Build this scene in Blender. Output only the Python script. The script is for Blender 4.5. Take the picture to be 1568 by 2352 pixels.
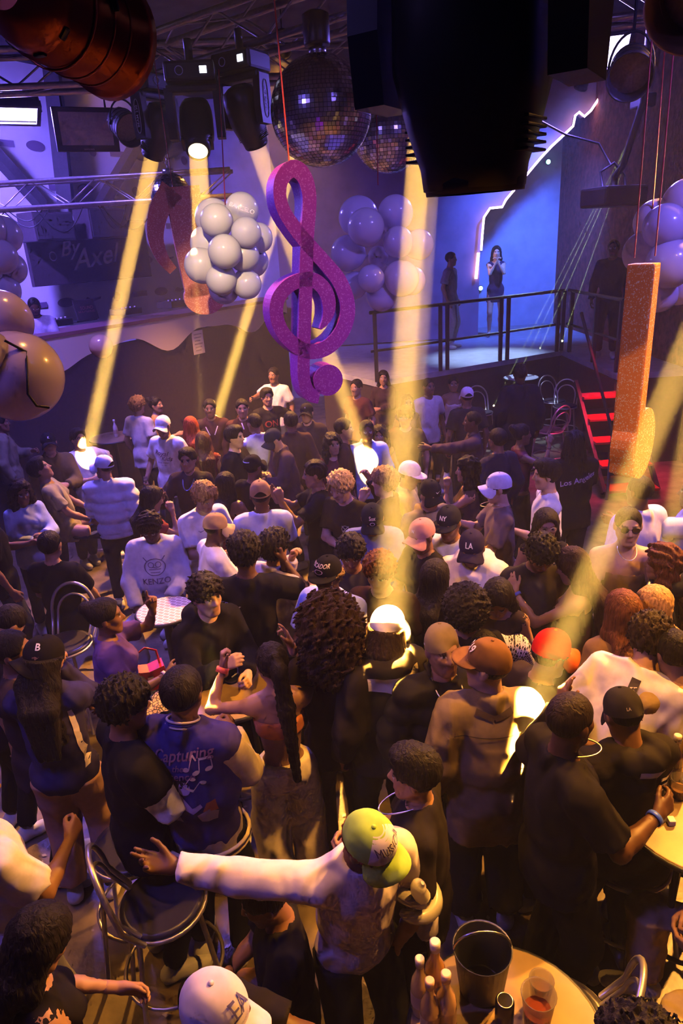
import bpy, bmesh, math, random
import numpy as np
from mathutils import Vector, Matrix
from mathutils.bvhtree import BVHTree

for _o in list(bpy.data.objects):
    bpy.data.objects.remove(_o, do_unlink=True)
scene = bpy.context.scene
COL = scene.collection
rnd = random.Random(7)

# ------------------------------------------------------------------ camera
W_PX, H_PX, F_PX = 1568.0, 2352.0, 1568.0
CAM = np.array([0.0, 0.0, 3.55])
PITCH, ROLL = math.radians(21.3), math.radians(3.5)
_r0 = np.array([1.0, 0, 0]); _u0 = np.array([0, math.sin(PITCH), math.cos(PITCH)])
FWD = np.array([0, math.cos(PITCH), -math.sin(PITCH)])
RGT = math.cos(ROLL) * _r0 - math.sin(ROLL) * _u0
UPV = math.sin(ROLL) * _r0 + math.cos(ROLL) * _u0
cam_d = bpy.data.cameras.new('camera')
cam_d.sensor_fit = 'VERTICAL'; cam_d.sensor_height = 36.0
cam_d.lens = F_PX / H_PX * 36.0
cam_d.clip_start = 0.05; cam_d.clip_end = 200
cam = bpy.data.objects.new('camera', cam_d)
cam.matrix_world = Matrix(((RGT[0], UPV[0], -FWD[0], CAM[0]), (RGT[1], UPV[1], -FWD[1], CAM[1]),
                           (RGT[2], UPV[2], -FWD[2], CAM[2]), (0, 0, 0, 1)))
COL.objects.link(cam); scene.camera = cam

def ray(px, py):
    d = FWD + RGT * ((px - W_PX / 2) / F_PX) + UPV * ((H_PX / 2 - py) / F_PX)
    return d
def at_z(px, py, z):
    d = ray(px, py); return CAM + d * ((z - CAM[2]) / d[2])
def at_y(px, py, y):
    d = ray(px, py); return CAM + d * ((y - CAM[1]) / d[1])
def at_r(px, py, dist):
    d = ray(px, py); return CAM + d * (dist / np.linalg.norm(d))
def px_of(p):
    v = np.asarray(p) - CAM; z = v @ FWD
    return (W_PX / 2 + F_PX * (v @ RGT) / z, H_PX / 2 - F_PX * (v @ UPV) / z)

# ------------------------------------------------------------------ colour management, world, cycles
vs = scene.view_settings
vs.view_transform = 'Standard'; vs.look = 'None'; vs.gamma = 1.0; vs.use_curve_mapping = False
vs.exposure = 0.15
cy = scene.cycles
cy.use_denoising = True
cy.use_adaptive_sampling = True; cy.adaptive_threshold = .09; cy.adaptive_min_samples = 12; cy.use_light_tree = False
cy.max_bounces = 4; cy.diffuse_bounces = 1; cy.glossy_bounces = 3; cy.transmission_bounces = 4
cy.volume_bounces = 0; cy.transparent_max_bounces = 8
cy.sample_clamp_indirect = 3.0
cy.caustics_reflective = False; cy.caustics_refractive = False
world = bpy.data.worlds.new('world'); scene.world = world
world.use_nodes = True
world.node_tree.nodes['Background'].inputs[0].default_value = (0.01, 0.008, 0.02, 1)
world.node_tree.nodes['Background'].inputs[1].default_value = 0.0

# thin theatrical haze through the whole hall
_nt = world.node_tree; _sc = _nt.nodes.new('ShaderNodeVolumeScatter')
_sc.inputs['Density'].default_value = .0055; _sc.inputs['Anisotropy'].default_value = .0
_nt.links.new(_sc.outputs[0], _nt.nodes['World Output'].inputs['Volume'])

# ------------------------------------------------------------------ lamps of the room, and added lamps (positions shared with their fixtures)
AMBER = (1.0, .54, .09); UV = (.20, .13, 1.0); BLUE = (.10, .25, 1.0)
def lamp(name, kind, loc, target, energy, color, **k):
    d = bpy.data.lights.new(name, kind); d.energy = energy; d.color = color
    for a, v in k.items(): setattr(d, a, v)
    o = bpy.data.objects.new(name, d); COL.objects.link(o); o.location = tuple(float(x) for x in loc)
    v = Vector([float(x) for x in target]) - o.location
    o.rotation_euler = v.to_track_quat('-Z', 'Y').to_euler()
    return o
# beam moving heads: lens point, point the beam is aimed at, lens diameter, power
BEAMS = [
    ('b1', at_r(348, 366, 7.0), at_z(190, 1085, 1.15), .135, 1.0),
    ('b2', at_r(455, 352, 5.75), at_r(466, 590, 5.12), .135, .9),
    ('b3', at_r(592, 342, 6.2), at_z(842, 1060, 1.25), .15, .9),
    ('b4', at_r(676, 360, 7.8), at_z(500, 950, 1.5), .12, .9),
    ('b5', at_r(968, 250, 4.7), at_z(890, 1442, 1.66), .14, 1.0),
    ('b6', at_r(1760, 380, 3.3), at_z(1212, 1655, 1.40), .12, .6),
    ('b8', at_r(992, 330, 3.5), at_z(897, 1800, .7), .09, .22),
    ('b7', at_r(1640, 640, 6.0), at_z(1505, 1430, 1.2), .12, .35),
]
BEAM_W = 270.0
for (n, a, b, dia, pw) in BEAMS:
    lamp('beam_lamp', 'AREA', a, b, BEAM_W * pw, AMBER, shape='DISK', size=dia, spread=math.radians(2.2))
# ultraviolet floods on the trusses
UV_L = at_r(8, 262, 8.6); UV_R = at_r(1372, 122, 8.6)
lamp('uv_flood_lamp', 'AREA', UV_L, UV_L + np.array([.15, -.30, -1.0]), 260, UV, shape='RECTANGLE', size=.62, size_y=.3)
lamp('uv_flood_lamp', 'AREA', UV_R, UV_R + np.array([-.15, -.55, -1.0]), 210, UV, shape='RECTANGLE', size=.55, size_y=.42)
lamp('uv_flood_lamp', 'AREA', (-5.3, 8.9, 6.2), (-4.6, 12.4, 3.6), 360, UV, shape='RECTANGLE', size=.6, size_y=.3, spread=math.radians(100))  # added flood beyond the frame, brightens the printed wall
# a flood of the same type above the balcony front, and amber washes added to warm the crowd and haze
lamp('uv_flood_lamp', 'AREA', (-3.2, 1.0, 5.9), (-.9, 4.6, 1.0), 34, UV, shape='RECTANGLE', size=.6, size_y=.35, spread=math.radians(85))
WASHES = [((4.9, 5.6, 5.9), (1.0, 3.0, 1.2), 5600, 55), ((2.3, 2.3, 6.1), (.95, 2.1, 0), 1300, 52), ((-2.6, 8.6, 5.9), (-1.2, 10.9, 1.2), 5200, 50), ((-.4, 10.6, 6.0), (-.6, 7.0, 1.0), 8500, 55), ((-4.6, 4.2, 6.0), (-.6, 3.4, 1.0), 350, 50), ((-.1, 3.3, 6.4), (-.25, 2.9, 0), 700, 55)]
for (a_, b_, w_, sp_) in WASHES:
    lamp('wash_lamp_added', 'SPOT', a_, b_, w_, (1.0, .42, .06), spot_size=math.radians(sp_), spot_blend=.8, shadow_soft_size=.1)
# warm keys and a violet flood, added to brighten the hanging decorations
lamp('key_lamp_added', 'SPOT', (-.5, .4, 6.2), at_r(528, 585, 5.1), 1700, (1.0, .70, .36), spot_size=math.radians(15), spot_blend=.7, shadow_soft_size=.06)
lamp('key_lamp_added', 'SPOT', (2.2, .3, 6.2), at_r(1452, 880, 4.0), 420, (1.0, .52, .10), spot_size=math.radians(20), spot_blend=.6, shadow_soft_size=.06)
lamp('uv_flood_lamp', 'AREA', (3.4, 1.0, 6.1), (1.7, 5.2, 3.0), 28, UV, shape='RECTANGLE', size=.6, size_y=.35, spread=math.radians(55))
# stage lamps
lamp('stage_lamp', 'SPOT', (3.2, 13.6, 5.9), (2.9, 12.8, 1.47), 2400, (.45, .62, 1.0), spot_size=math.radians(34), spot_blend=.9, shadow_soft_size=.08)
lamp('stage_lamp', 'SPOT', (4.6, 13.6, 5.9), (4.0, 16.6, 2.4), 2300, (.06, .16, 1.0), spot_size=math.radians(85), spot_blend=.8, shadow_soft_size=.1)
# ------------------------------------------------------------------ materials
MATS = {}
def mat(name, color=(.5, .5, .5), rough=.6, metal=0.0, emit=None, estr=0.0, noise=0.0, nscale=20.0, bump=0.0, bscale=60.0, objcol=False, attr=None, trans=0.0, coat=0.0, sheen=0.0, alpha=1.0, spec=.5, sss=0.0):
    if name in MATS: return MATS[name]
    m = bpy.data.materials.new(name); m.use_nodes = True
    nt = m.node_tree; N = nt.nodes; b = N['Principled BSDF']
    b.inputs['Base Color'].default_value = (*color, 1)
    b.inputs['Roughness'].default_value = rough; b.inputs['Metallic'].default_value = metal
    b.inputs['Specular IOR Level'].default_value = spec
    if trans: b.inputs['Transmission Weight'].default_value = trans
    if coat: b.inputs['Coat Weight'].default_value = coat; b.inputs['Coat Roughness'].default_value = .08
    if sheen: b.inputs['Sheen Weight'].default_value = sheen
    if alpha < 1: b.inputs['Alpha'].default_value = alpha
    if emit is not None:
        b.inputs['Emission Color'].default_value = (*emit, 1); b.inputs['Emission Strength'].default_value = estr
    src = None
    if objcol:
        n = N.new('ShaderNodeObjectInfo'); src = n.outputs['Color']
    if attr:
        n = N.new('ShaderNodeAttribute'); n.attribute_name = attr; src = n.outputs['Color']
    if noise:
        tc = N.new('ShaderNodeTexCoord'); nz = N.new('ShaderNodeTexNoise'); nz.inputs['Scale'].default_value = nscale; nz.inputs['Detail'].default_value = 3
        nt.links.new(tc.outputs['Object'], nz.inputs['Vector'])
        mr = N.new('ShaderNodeMapRange'); mr.inputs['From Min'].default_value = .25; mr.inputs['From Max'].default_value = .75
        mr.inputs['To Min'].default_value = 1 - noise; mr.inputs['To Max'].default_value = 1 + noise
        nt.links.new(nz.outputs['Fac'], mr.inputs['Value'])
        mx = N.new('ShaderNodeVectorMath'); mx.operation = 'SCALE'
        if src is not None: nt.links.new(src, mx.inputs[0])
        else: mx.inputs[0].default_value = color
        nt.links.new(mr.outputs[0], mx.inputs['Scale']); src = mx.outputs[0]
    if src is not None: nt.links.new(src, b.inputs['Base Color'])
    if bump:
        tc = N.new('ShaderNodeTexCoord'); nz = N.new('ShaderNodeTexNoise'); nz.inputs['Scale'].default_value = bscale; nz.inputs['Detail'].default_value = 2
        nt.links.new(tc.outputs['Object'], nz.inputs['Vector'])
        bp = N.new('ShaderNodeBump'); bp.inputs['Strength'].default_value = bump; bp.inputs['Distance'].default_value = .02
        nt.links.new(nz.outputs['Fac'], bp.inputs['Height']); nt.links.new(bp.outputs[0], b.inputs['Normal'])
    MATS[name] = m
    return m
SKIN_M = mat('skin', attr='Col', rough=.5, spec=.35, noise=.06, nscale=40)
FAB_M = mat('fabric', objcol=True, rough=.88, noise=.10, nscale=30, spec=.06)
SHINY_M = mat('satin_fabric', objcol=True, rough=.45, noise=.06, nscale=25)
HAIR_M = mat('hair', objcol=True, rough=.6, noise=.6, nscale=90, spec=.16)
LEATHER_M = mat('shoe_leather', objcol=True, rough=.5)
PRINT_M = mat('print_ink', objcol=True, rough=.7)
METAL_M = mat('metal_any', objcol=True, rough=.28, metal=1.0)
def wrinkle(m, scale, strength, dist, zs=.6, ridged=True):
    nt = m.node_tree; N = nt.nodes; tc = N.new('ShaderNodeTexCoord'); mp = N.new('ShaderNodeMapping'); mp.inputs['Scale'].default_value = (1, 1, zs)
    nz = N.new('ShaderNodeTexNoise'); nz.inputs['Scale'].default_value = scale; nz.inputs['Detail'].default_value = 2.0; nz.inputs['Distortion'].default_value = .8
    if ridged: nz.noise_type = 'RIDGED_MULTIFRACTAL'; nz.normalize = True
    bp = N.new('ShaderNodeBump'); bp.inputs['Strength'].default_value = strength; bp.inputs['Distance'].default_value = dist
    nt.links.new(tc.outputs['Object'], mp.inputs[0]); nt.links.new(mp.outputs[0], nz.inputs['Vector']); nt.links.new(nz.outputs['Fac'], bp.inputs['Height']); nt.links.new(bp.outputs[0], N['Principled BSDF'].inputs['Normal'])
wrinkle(FAB_M, 5.0, 1.0, .10)
wrinkle(HAIR_M, 70.0, .8, .012, .10, False)
for _q in HAIR_M.node_tree.nodes:
    if _q.type == 'TEX_NOISE' and abs(_q.inputs['Scale'].default_value - 90) < 1:
        _m2 = HAIR_M.node_tree.nodes.new('ShaderNodeMapping'); _m2.inputs['Scale'].default_value = (1, 1, .10)
        _src = _q.inputs['Vector'].links[0].from_socket; HAIR_M.node_tree.links.new(_src, _m2.inputs[0]); HAIR_M.node_tree.links.new(_m2.outputs[0], _q.inputs['Vector'])
BLACKP_M = mat('black_plastic', color=(.012, .012, .014), rough=.42, noise=.1, nscale=15)
PLAST_M = mat('plastic_any', objcol=True, rough=.35)

# ------------------------------------------------------------------ objects
def link(o, parent=None):
    COL.objects.link(o)
    if parent is not None: o.parent = parent
    return o
def tag(o, label=None, cat=None, group=None, kind=None):
    if label: o['label'] = label
    if cat: o['category'] = cat
    if group: o['group'] = group
    if kind: o['kind'] = kind
    return o
def empty(name, loc=(0, 0, 0), rz=0.0, label=None, cat=None, group=None):
    o = bpy.data.objects.new(name, None); o.empty_display_size = .1
    o.location = tuple(float(v) for v in loc); o.rotation_euler = (0, 0, rz); link(o)
    return tag(o, label, cat, group)
def obj(name, me, material=None, parent=None, color=None, loc=None):
    if material is not None and len(me.materials) == 0: me.materials.append(material)
    o = bpy.data.objects.new(name, me); link(o, parent)
    if color is not None: o.color = (*color[:3], 1)
    if loc is not None: o.location = tuple(float(v) for v in loc)
    return o
class MB:
    """collects shapes into ONE mesh"""
    def __init__(s): s.v = []; s.f = []; s.sm = []
    def add(s, P, Q, smooth=False):
        o = len(s.v); s.v += [tuple(map(float, p)) for p in P]; s.f += [tuple(int(i) + o for i in q) for q in Q]; s.sm += [smooth] * len(Q); return s
    def box(s, c, d, R=None):
        c = np.asarray(c, float); h = np.asarray(d, float) / 2
        P = [np.array([x, y, z]) * h for z in (-1, 1) for y in (-1, 1) for x in (-1, 1)]
        if R is not None: P = [np.asarray(R) @ p for p in P]
        return s.add([c + p for p in P], [(0, 2, 3, 1), (4, 5, 7, 6), (0, 1, 5, 4), (2, 6, 7, 3), (0, 4, 6, 2), (1, 3, 7, 5)])
    def bbox(s, c, d, b=.01, R=None):
        """box with chamfered edges"""
        bm = bmesh.new(); bmesh.ops.create_cube(bm, size=1.0)
        bmesh.ops.scale(bm, vec=Vector([float(x) for x in d]), verts=bm.verts)
        bmesh.ops.bevel(bm, geom=list(bm.edges), offset=b, segments=2, affect='EDGES', profile=.6)
        P = [np.array(v.co) for v in bm.verts]; bm.verts.index_update(); Q = [[v.index for v in f.verts] for f in bm.faces]; bm.free()
        if R is not None: P = [np.asarray(R) @ p for p in P]
        return s.add([np.asarray(c, float) + p for p in P], Q)
    def tube(s, pts, r, n=10, closed=False, caps=True):
        pts = [np.asarray(p, float) for p in pts]; m = len(pts)
        rs = r if isinstance(r, (list, tuple)) else [r] * m
        P, Q = [], []; ref = None
        for i in range(m):
            a = pts[(i - 1) % m] if (closed or i > 0) else pts[i]; b = pts[(i + 1) % m] if (closed or i < m - 1) else pts[i]
            t = (b - a) / (np.linalg.norm(b - a) + 1e-9)
            if ref is None:
                ref = np.cross(t, [0, 0, 1.0]) if abs(t[2]) < .9 else np.cross(t, [0, 1.0, 0])
            ref = ref - (ref @ t) * t; ref = ref / (np.linalg.norm(ref) + 1e-9); w = np.cross(t, ref)
            for j in range(n):
                q = 2 * math.pi * j / n; P.append(pts[i] + rs[i] * (math.cos(q) * ref + math.sin(q) * w))
        for i in range(m if closed else m - 1):
            for j in range(n):
                a, b = i * n, ((i + 1) % m) * n
                Q.append((a + j, b + j, b + (j + 1) % n, a + (j + 1) % n)[::-1])
        o = len(s.v); s.add(P, Q, True)
        if caps and not closed:
            s.f += [tuple(o + j for j in range(n)), tuple(o + (m - 1) * n + j for j in range(n))[::-1]]; s.sm += [False, False]
        return s
    def lathe(s, prof, c=(0, 0, 0), n=24, R=None, smooth=True, cap=(True, True)):
        """prof: list of (r, z) bottom to top"""
        c = np.asarray(c, float); P, Q = [], []
        for (r, z) in prof:
            for j in range(n):
                t = 2 * math.pi * j / n; p = np.array([r * math.cos(t), r * math.sin(t), z])
                P.append(c + (np.asarray(R) @ p if R is not None else p))
        for i in range(len(prof) - 1):
            for j in range(n): Q.append((i * n + j, i * n + (j + 1) % n, (i + 1) * n + (j + 1) % n, (i + 1) * n + j))
        o = len(s.v); s.add(P, Q, smooth)
        m = len(prof)
        if cap[0] and prof[0][0] > 1e-6: s.f.append(tuple(o + j for j in range(n))[::-1]); s.sm.append(False)
        if cap[1] and prof[-1][0] > 1e-6: s.f.append(tuple(o + (m - 1) * n + j for j in range(n))); s.sm.append(False)
        return s
    def prism(s, poly, z0, z1, R=None, c=(0, 0, 0)):
        """extrude a 2-D outline (x, y) from z0 to z1"""
        c = np.asarray(c, float); n = len(poly)
        P = [np.array([x, y, z]) for z in (z0, z1) for (x, y) in poly]
        if R is not None: P = [np.asarray(R) @ p for p in P]
        Q = [tuple(range(n))[::-1], tuple(range(n, 2 * n))] + [(i, (i + 1) % n, n + (i + 1) % n, n + i) for i in range(n)]
        return s.add([c + p for p in P], Q)
    def mesh(s, name):
        me = bpy.data.meshes.new(name); me.from_pydata(s.v, [], s.f)
        me.polygons.foreach_set('use_smooth', np.array(s.sm, bool)); me.update(); return me
    def build(s, name, material=None, parent=None, color=None, loc=None):
        return obj(name, s.mesh(name), material, parent, color, loc)
def struct(o): o['kind'] = 'structure'; return o
def frame_to(z):
    """rotation whose local +Z is z"""
    z = np.asarray(z, float); z = z / np.linalg.norm(z)
    a = np.array([0, 0, 1.0]) if abs(z[2]) < .95 else np.array([0, 1.0, 0])
    x = np.cross(a, z); x /= np.linalg.norm(x)
    return np.stack([x, np.cross(z, x), z], 1)
def place(o, loc, R):
    o.matrix_world = Matrix(((*R[0], loc[0]), (*R[1], loc[1]), (*R[2], loc[2]), (0, 0, 0, 1))); return o
def copy_tree(o, parent=None):
    c = o.copy(); COL.objects.link(c); c.parent = parent
    for ch in o.children: copy_tree(ch, c)
    return c

_TXT = {}
def text_polys(body, size=1.0, shear=0.0, bold=0.0):
    """flat letter shapes: (points N x 2, faces), centred"""
    k = (body, shear, bold)
    if k not in _TXT:
        cu = bpy.data.curves.new('lettering', 'FONT'); cu.body = body; cu.size = 1; cu.shear = shear; cu.offset = bold
        cu.align_x = 'CENTER'; cu.align_y = 'CENTER'; cu.resolution_u = 3
        t = bpy.data.objects.new('lettering', cu); COL.objects.link(t)
        bpy.context.view_layer.update()
        me = bpy.data.meshes.new_from_object(t.evaluated_get(bpy.context.evaluated_depsgraph_get()))
        bm = bmesh.new(); bm.from_mesh(me); bmesh.ops.triangulate(bm, faces=bm.faces)
        bmesh.ops.subdivide_edges(bm, edges=[e for e in bm.edges if e.calc_length() > .25], cuts=2)
        bmesh.ops.triangulate(bm, faces=bm.faces)
        bm.verts.index_update()
        _TXT[k] = (np.array([(v.co.x, v.co.y) for v in bm.verts]), [[v.index for v in f.verts] for f in bm.faces])
        bm.free(); bpy.data.meshes.remove(me); bpy.data.objects.remove(t); bpy.data.curves.remove(cu)
    P, F = _TXT[k]
    return P * size, F
def flat_text(name, body, size, origin, ux, uy, off=.004, parent=None, color=(1, 1, 1), material=None, shear=0, bold=0, th=0.0):
    """letters lying on the plane origin + x*ux + y*uy"""
    P, F = text_polys(body, size, shear, bold)
    ux = np.asarray(ux, float); uy = np.asarray(uy, float); n = np.cross(ux, uy)
    V = [np.asarray(origin, float) + x * ux + y * uy + n * off for (x, y) in P]
    m = MB(); m.add(V, F)
    return m.build(name, material or PRINT_M, parent, color)
# ------------------------------------------------------------------ the room
FLOOR_M = mat('club_floor', color=(.16, .12, .07), rough=.38, noise=.55, nscale=5, bump=.15, bscale=30)
CEIL_M = mat('ceiling_dark', color=(.10, .08, .10), rough=.9, noise=.3, nscale=3)
WALLP_M = mat('wall_paint_dark', color=(.10, .07, .10), rough=.8, noise=.3, nscale=4)
PALE_M = mat('pale_vinyl', color=(.72, .70, .76), rough=.7, noise=.08, nscale=2)
BRICK_M = mat('brick_red', color=(.16, .05, .045), rough=.9, noise=.5, nscale=9, bump=.5, bscale=14)
CREAM_M = mat('cream_panel', color=(.72, .60, .45), rough=.6)
DARKP_M = mat('dark_panel', color=(.035, .022, .028), rough=.6, noise=.2)
STAGE_M = mat('stage_vinyl', color=(.34, .36, .42), rough=.3, noise=.2, nscale=6)
ALU_M = mat('truss_aluminium', color=(.40, .36, .36), rough=.38, metal=.85, noise=.15, nscale=30)
BLACKM_M = mat('black_metal', color=(.02, .02, .024), rough=.45, metal=.3)
SCREEN_M = mat('tv_screen', color=(.55, .42, .40), rough=.35, noise=.12, nscale=60)

struct(MB().box((0, 7.5, -.05), (14, 20, .1)).build('floor', FLOOR_M))
struct(MB().box((0, 7.5, 6.75), (14, 20, .1)).build('ceiling', CEIL_M))
struct(MB().box((5.6, 7.5, 3.35), (.2, 20, 6.7)).build('wall_right', BRICK_M))
struct(MB().box((-7.0, 7.5, 3.35), (.2, 20, 6.7)).build('wall_left', WALLP_M))
struct(MB().box((0, 17.4, 3.35), (14, .2, 6.7)).build('wall_back', mat('wall_back_paint', color=(.42, .42, .55), rough=.8, noise=.15, nscale=3)))
struct(MB().box((0, -2.4, 3.35), (14, .2, 6.7)).build('wall_front', WALLP_M))
# balcony the photograph is taken from
struct(MB().box((0, -1.1, 1.95), (13.6, 2.2, .16)).build('floor_balcony', DARKP_M))

# booth line
BA = np.array([-4.9, 8.3]); BB = np.array([-.9, 14.75])
BU = (BB - BA) / np.linalg.norm(BB - BA); BN = np.array([BU[1], -BU[0]]); BL = float(np.linalg.norm(BB - BA))
def bp(t, off, z):  # t metres along the booth, off metres behind its front
    q = BA + BU * t - BN * off; return np.array([q[0], q[1], z])
BR = np.stack([np.array([BU[0], BU[1], 0]), np.array([-BN[0], -BN[1], 0]), np.array([0, 0, 1.0])], 1)  # local x along, y behind, z up
def bbx(m, t, off, z, d): return m.box(bp(t, off, z), d, BR)
TOPZ = 2.62
booth = empty('booth', bp(BL / 2, 0, 0), 0, 'long performer booth with cream scalloped fascia over a dark front', 'booth')
def bchild(m, name, material, parent=None, color=None):
    o = m.build(name, material, parent or booth, color)
    if (parent or booth) is booth: o.matrix_parent_inverse = Matrix.Translation(booth.location).inverted()
    return o
bchild(bbx(MB(), BL / 2, .06, TOPZ / 2 - .15, (BL, .10, TOPZ - .3)), 'front_panel', DARKP_M)
bchild(bbx(MB(), BL / 2, .30, TOPZ - .02, (BL + .1, .72, .05)), 'counter_top', mat('counter', color=(.20, .09, .10), rough=.4))
# scalloped fascia
poly = [(-BL / 2, 0), (BL / 2, 0)]
for i in range(61):
    x = BL / 2 - BL * i / 60
    poly.append((x, -.33 - .13 * math.sin(x * 2.9 + .6) - .05 * math.sin(x * 5.3)))
R_f = np.stack([np.array([BU[0], BU[1], 0]), np.array([0, 0, 1.0]), np.array([BN[0], BN[1], 0])], 1)
bchild(MB().prism(poly, -.02, .035, R_f, bp(BL / 2, 0, TOPZ - .045)), 'scalloped_fascia', CREAM_M)
# floor of the booth and the printed wall behind it
struct(bbx(MB(), BL / 2, 1.45, 1.29, (BL, 2.5, .12)).build('floor_booth', DARKP_M))
struct(bbx(MB(), BL / 2, 2.75, 4.1, (BL + 3, .08, 5.2)).build('wall_banner', PALE_M))
# printed emblems on the banner wall, rows of badges
k = 0
for z in (2.85, 3.5, 4.15, 4.8, 5.45):
    for i in range(15):
        t = -.6 + i * .62 + (.31 if k % 2 else 0); rr = (k * 7 + i * 3) % 4
        c = bp(t, 2.70, z)
        if rr == 0: m = MB().prism([(.19 * math.cos(a), .085 * math.sin(a)) for a in np.linspace(0, 6.283, 20, endpoint=False)], 0, .004, R_f, c)
        elif rr == 1: m = MB().prism([(-.2, -.05), (.2, -.05), (.2, .05), (-.2, .05)], 0, .004, R_f, c)
        elif rr == 2: m = MB().prism([(.085 * math.cos(a), .085 * math.sin(a)) for a in np.linspace(0, 6.283, 16, endpoint=False)], 0, .004, R_f, c)
        else: m = MB().prism([(-.21, -.02), (-.05, -.05), (.2, .0), (.21, .035), (-.02, .01), (-.12, .05)], 0, .004, R_f, c)
        o = m.build('wall_emblem', PRINT_M, bpy.data.objects['wall_banner'], (.16, .10, .20))
    k += 1
# dark timber posts and braces in front of the banner wall
def beam_px(name, a, b, w, d=.16):
    a = np.array(a); b = np.array(b); L = np.linalg.norm(b - a); R = frame_to(b - a)
    o = MB().box((a + b) / 2, (w, d, L), R).build(name, mat('dark_timber', color=(.03, .022, .035), rough=.8, noise=.3)); return struct(o)
def on_banner(px, py, off=2.45):
    d = ray(px, py); p0 = bp(0, off, 0); n = np.array([BN[0], BN[1], 0]); t = ((p0 - CAM) @ n) / (d @ n); return CAM + d * t
beam_px('beam_1', on_banner(118, 150), on_banner(152, 470), .26)
beam_px('beam_2', on_banner(-60, 300), on_banner(95, 470), .22)
beam_px('beam_3', on_banner(338, 290), on_banner(232, 470), .24)
# dark lettered screen behind the booth
pa, pb, pc, pd = on_banner(48, 520, 2.3), on_banner(325, 495, 2.3), on_banner(300, 640, 2.3), on_banner(60, 660, 2.3)
zt, zb = (pa[2] + pb[2]) / 2, (pc[2] + pd[2]) / 2
ta = float((pa[:2] - BA) @ BU); tb = float((pb[:2] - BA) @ BU)
scr = empty('lettered_screen', bp((ta + tb) / 2, 2.3, zb), 0, 'dark wall screen with grey handwritten lettering behind the booth', 'screen')
o = bbx(MB(), 0, 0, 0, (.1, .1, .1))
mm = MB().bbox(bp((ta + tb) / 2, 2.3, (zt + zb) / 2), (tb - ta, .08, zt - zb), .01, BR); o = mm.build('panel', DARKP_M, scr); o.matrix_parent_inverse = Matrix.Translation(scr.location).inverted()
ux = np.array([BU[0], BU[1], 0]); uz = np.array([0, 0, 1.0])
for (t_, s_, fx, fz) in (('By', .34, .30, .56), ('Axel', .46, .50, .40)):
    o = flat_text('lettering', t_, s_ * (zt - zb), bp(ta + (tb - ta) * fx, 2.25, zb + (zt - zb) * fz), ux * 1.15 + uz * .12, uz, .004, scr, (.90, .86, .98), shear=.35, bold=.01)
    o.matrix_parent_inverse = Matrix.Translation(scr.location).inverted()
m = MB().tube([bp(ta + (tb - ta) * .17, 2.25, zb + (zt - zb) * .45) + ux * .07 * math.cos(a) + uz * .07 * math.sin(a) for a in np.linspace(0, 6.283, 16, endpoint=False)], .012, 6, closed=True)
o = m.build('round_emblem', PRINT_M, scr, (.5, .45, .6)); o.matrix_parent_inverse = Matrix.Translation(scr.location).inverted()
# right-hand raised stage
SZ = 1.47
K = np.array([4.33, 13.0]); Lp = np.array([.7, 11.03])
stage_poly = [(.7, 11.03), (4.33, 13.0), (4.35, 10.45), (5.48, 10.45), (5.48, 17.25), (-.2, 17.25), (-.2, 12.6)]
struct(MB().prism(stage_poly, SZ - .09, SZ).build('floor_stage', STAGE_M))
struct(MB().prism([(x * .995 + .01, y + .03) for (x, y) in stage_poly], 0.0, SZ - .09).build('wall_stage_front', DARKP_M))
def railing(name, pts, posts_at, label, z0=SZ, hgt=1.08):
    e = empty(name, (*pts[0], z0), 0, label, 'railing'); inv = Matrix.Translation(e.location).inverted()
    P = [np.array([*p, z0]) for p in pts]
    for (a, nm, h_) in ((1.0, 'top_rail', hgt), (.5, 'mid_rail', hgt * .45)):
        m = MB()
        for i in range(len(P) - 1):
            m.tube([P[i] + [0, 0, h_], P[i + 1] + [0, 0, h_]], .028 if a == 1 else .022, 8)
        m.build(nm, BLACKM_M, e).matrix_parent_inverse = inv
    for p in posts_at:
        MB().box((p[0], p[1], z0 + hgt / 2), (.06, .06, hgt)).build('post', BLACKM_M, e).matrix_parent_inverse = inv
    return e
d = (K - Lp) / np.linalg.norm(K - Lp)
pl = lambda t: tuple(Lp + (K - Lp) * t)
railing('stage_railing', [pl(-.02), tuple(K + np.array([.0, .06]))], [pl(.31), pl(.345), pl(.63), pl(.67), pl(.965), pl(.995), pl(.0)], 'long dark railing along the front edge of the blue-lit stage')
railing('stage_railing', [(4.40, 13.02), (4.40, 10.55)], [(4.40, 12.8), (4.40, 11.6), (4.40, 10.6)], 'short dark side railing of the stage above the red steps')
# stair, treads lit red
stair = empty('stair', (4.1, 9.6, 0), 0, 'black steel stair with red glowing treads beside the stage', 'stair'); inv = Matrix.Translation(stair.location).inverted()
RED_M = mat('red_tread', color=(.5, .02, .03), rough=.25, coat=.5)
for i in range(5):
    z = 1.2 - .268 * i; y = 10.25 - .30 * i
    o = MB().bbox((4.1, y, z), (.72, .31, .04), .008).build('tread', RED_M, stair); o.matrix_parent_inverse = inv
    o = MB().box((4.1, y + .14, z - .13), (.70, .02, .2)).build('riser', BLACKM_M, stair); o.matrix_parent_inverse = inv
for x in (3.72, 4.48):
    o = MB().box((x, 9.72, .74), (.05, .07, 1.95), frame_to((0, 1.2, 1.1))).build('stringer', BLACKM_M, stair); o.matrix_parent_inverse = inv
o = MB().tube([(3.72, 10.4, SZ + .95), (3.72, 8.9, .98), (3.72, 8.9, .02)], .024, 8).build('handrail', BLACKM_M, stair); o.matrix_parent_inverse = inv
lamp('step_lamp', 'AREA', (4.1, 9.6, 2.5), (4.1, 9.8, 0), 30, (1.0, .02, .05), shape='RECTANGLE', size=.9, size_y=.1, spread=math.radians(70))
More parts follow.
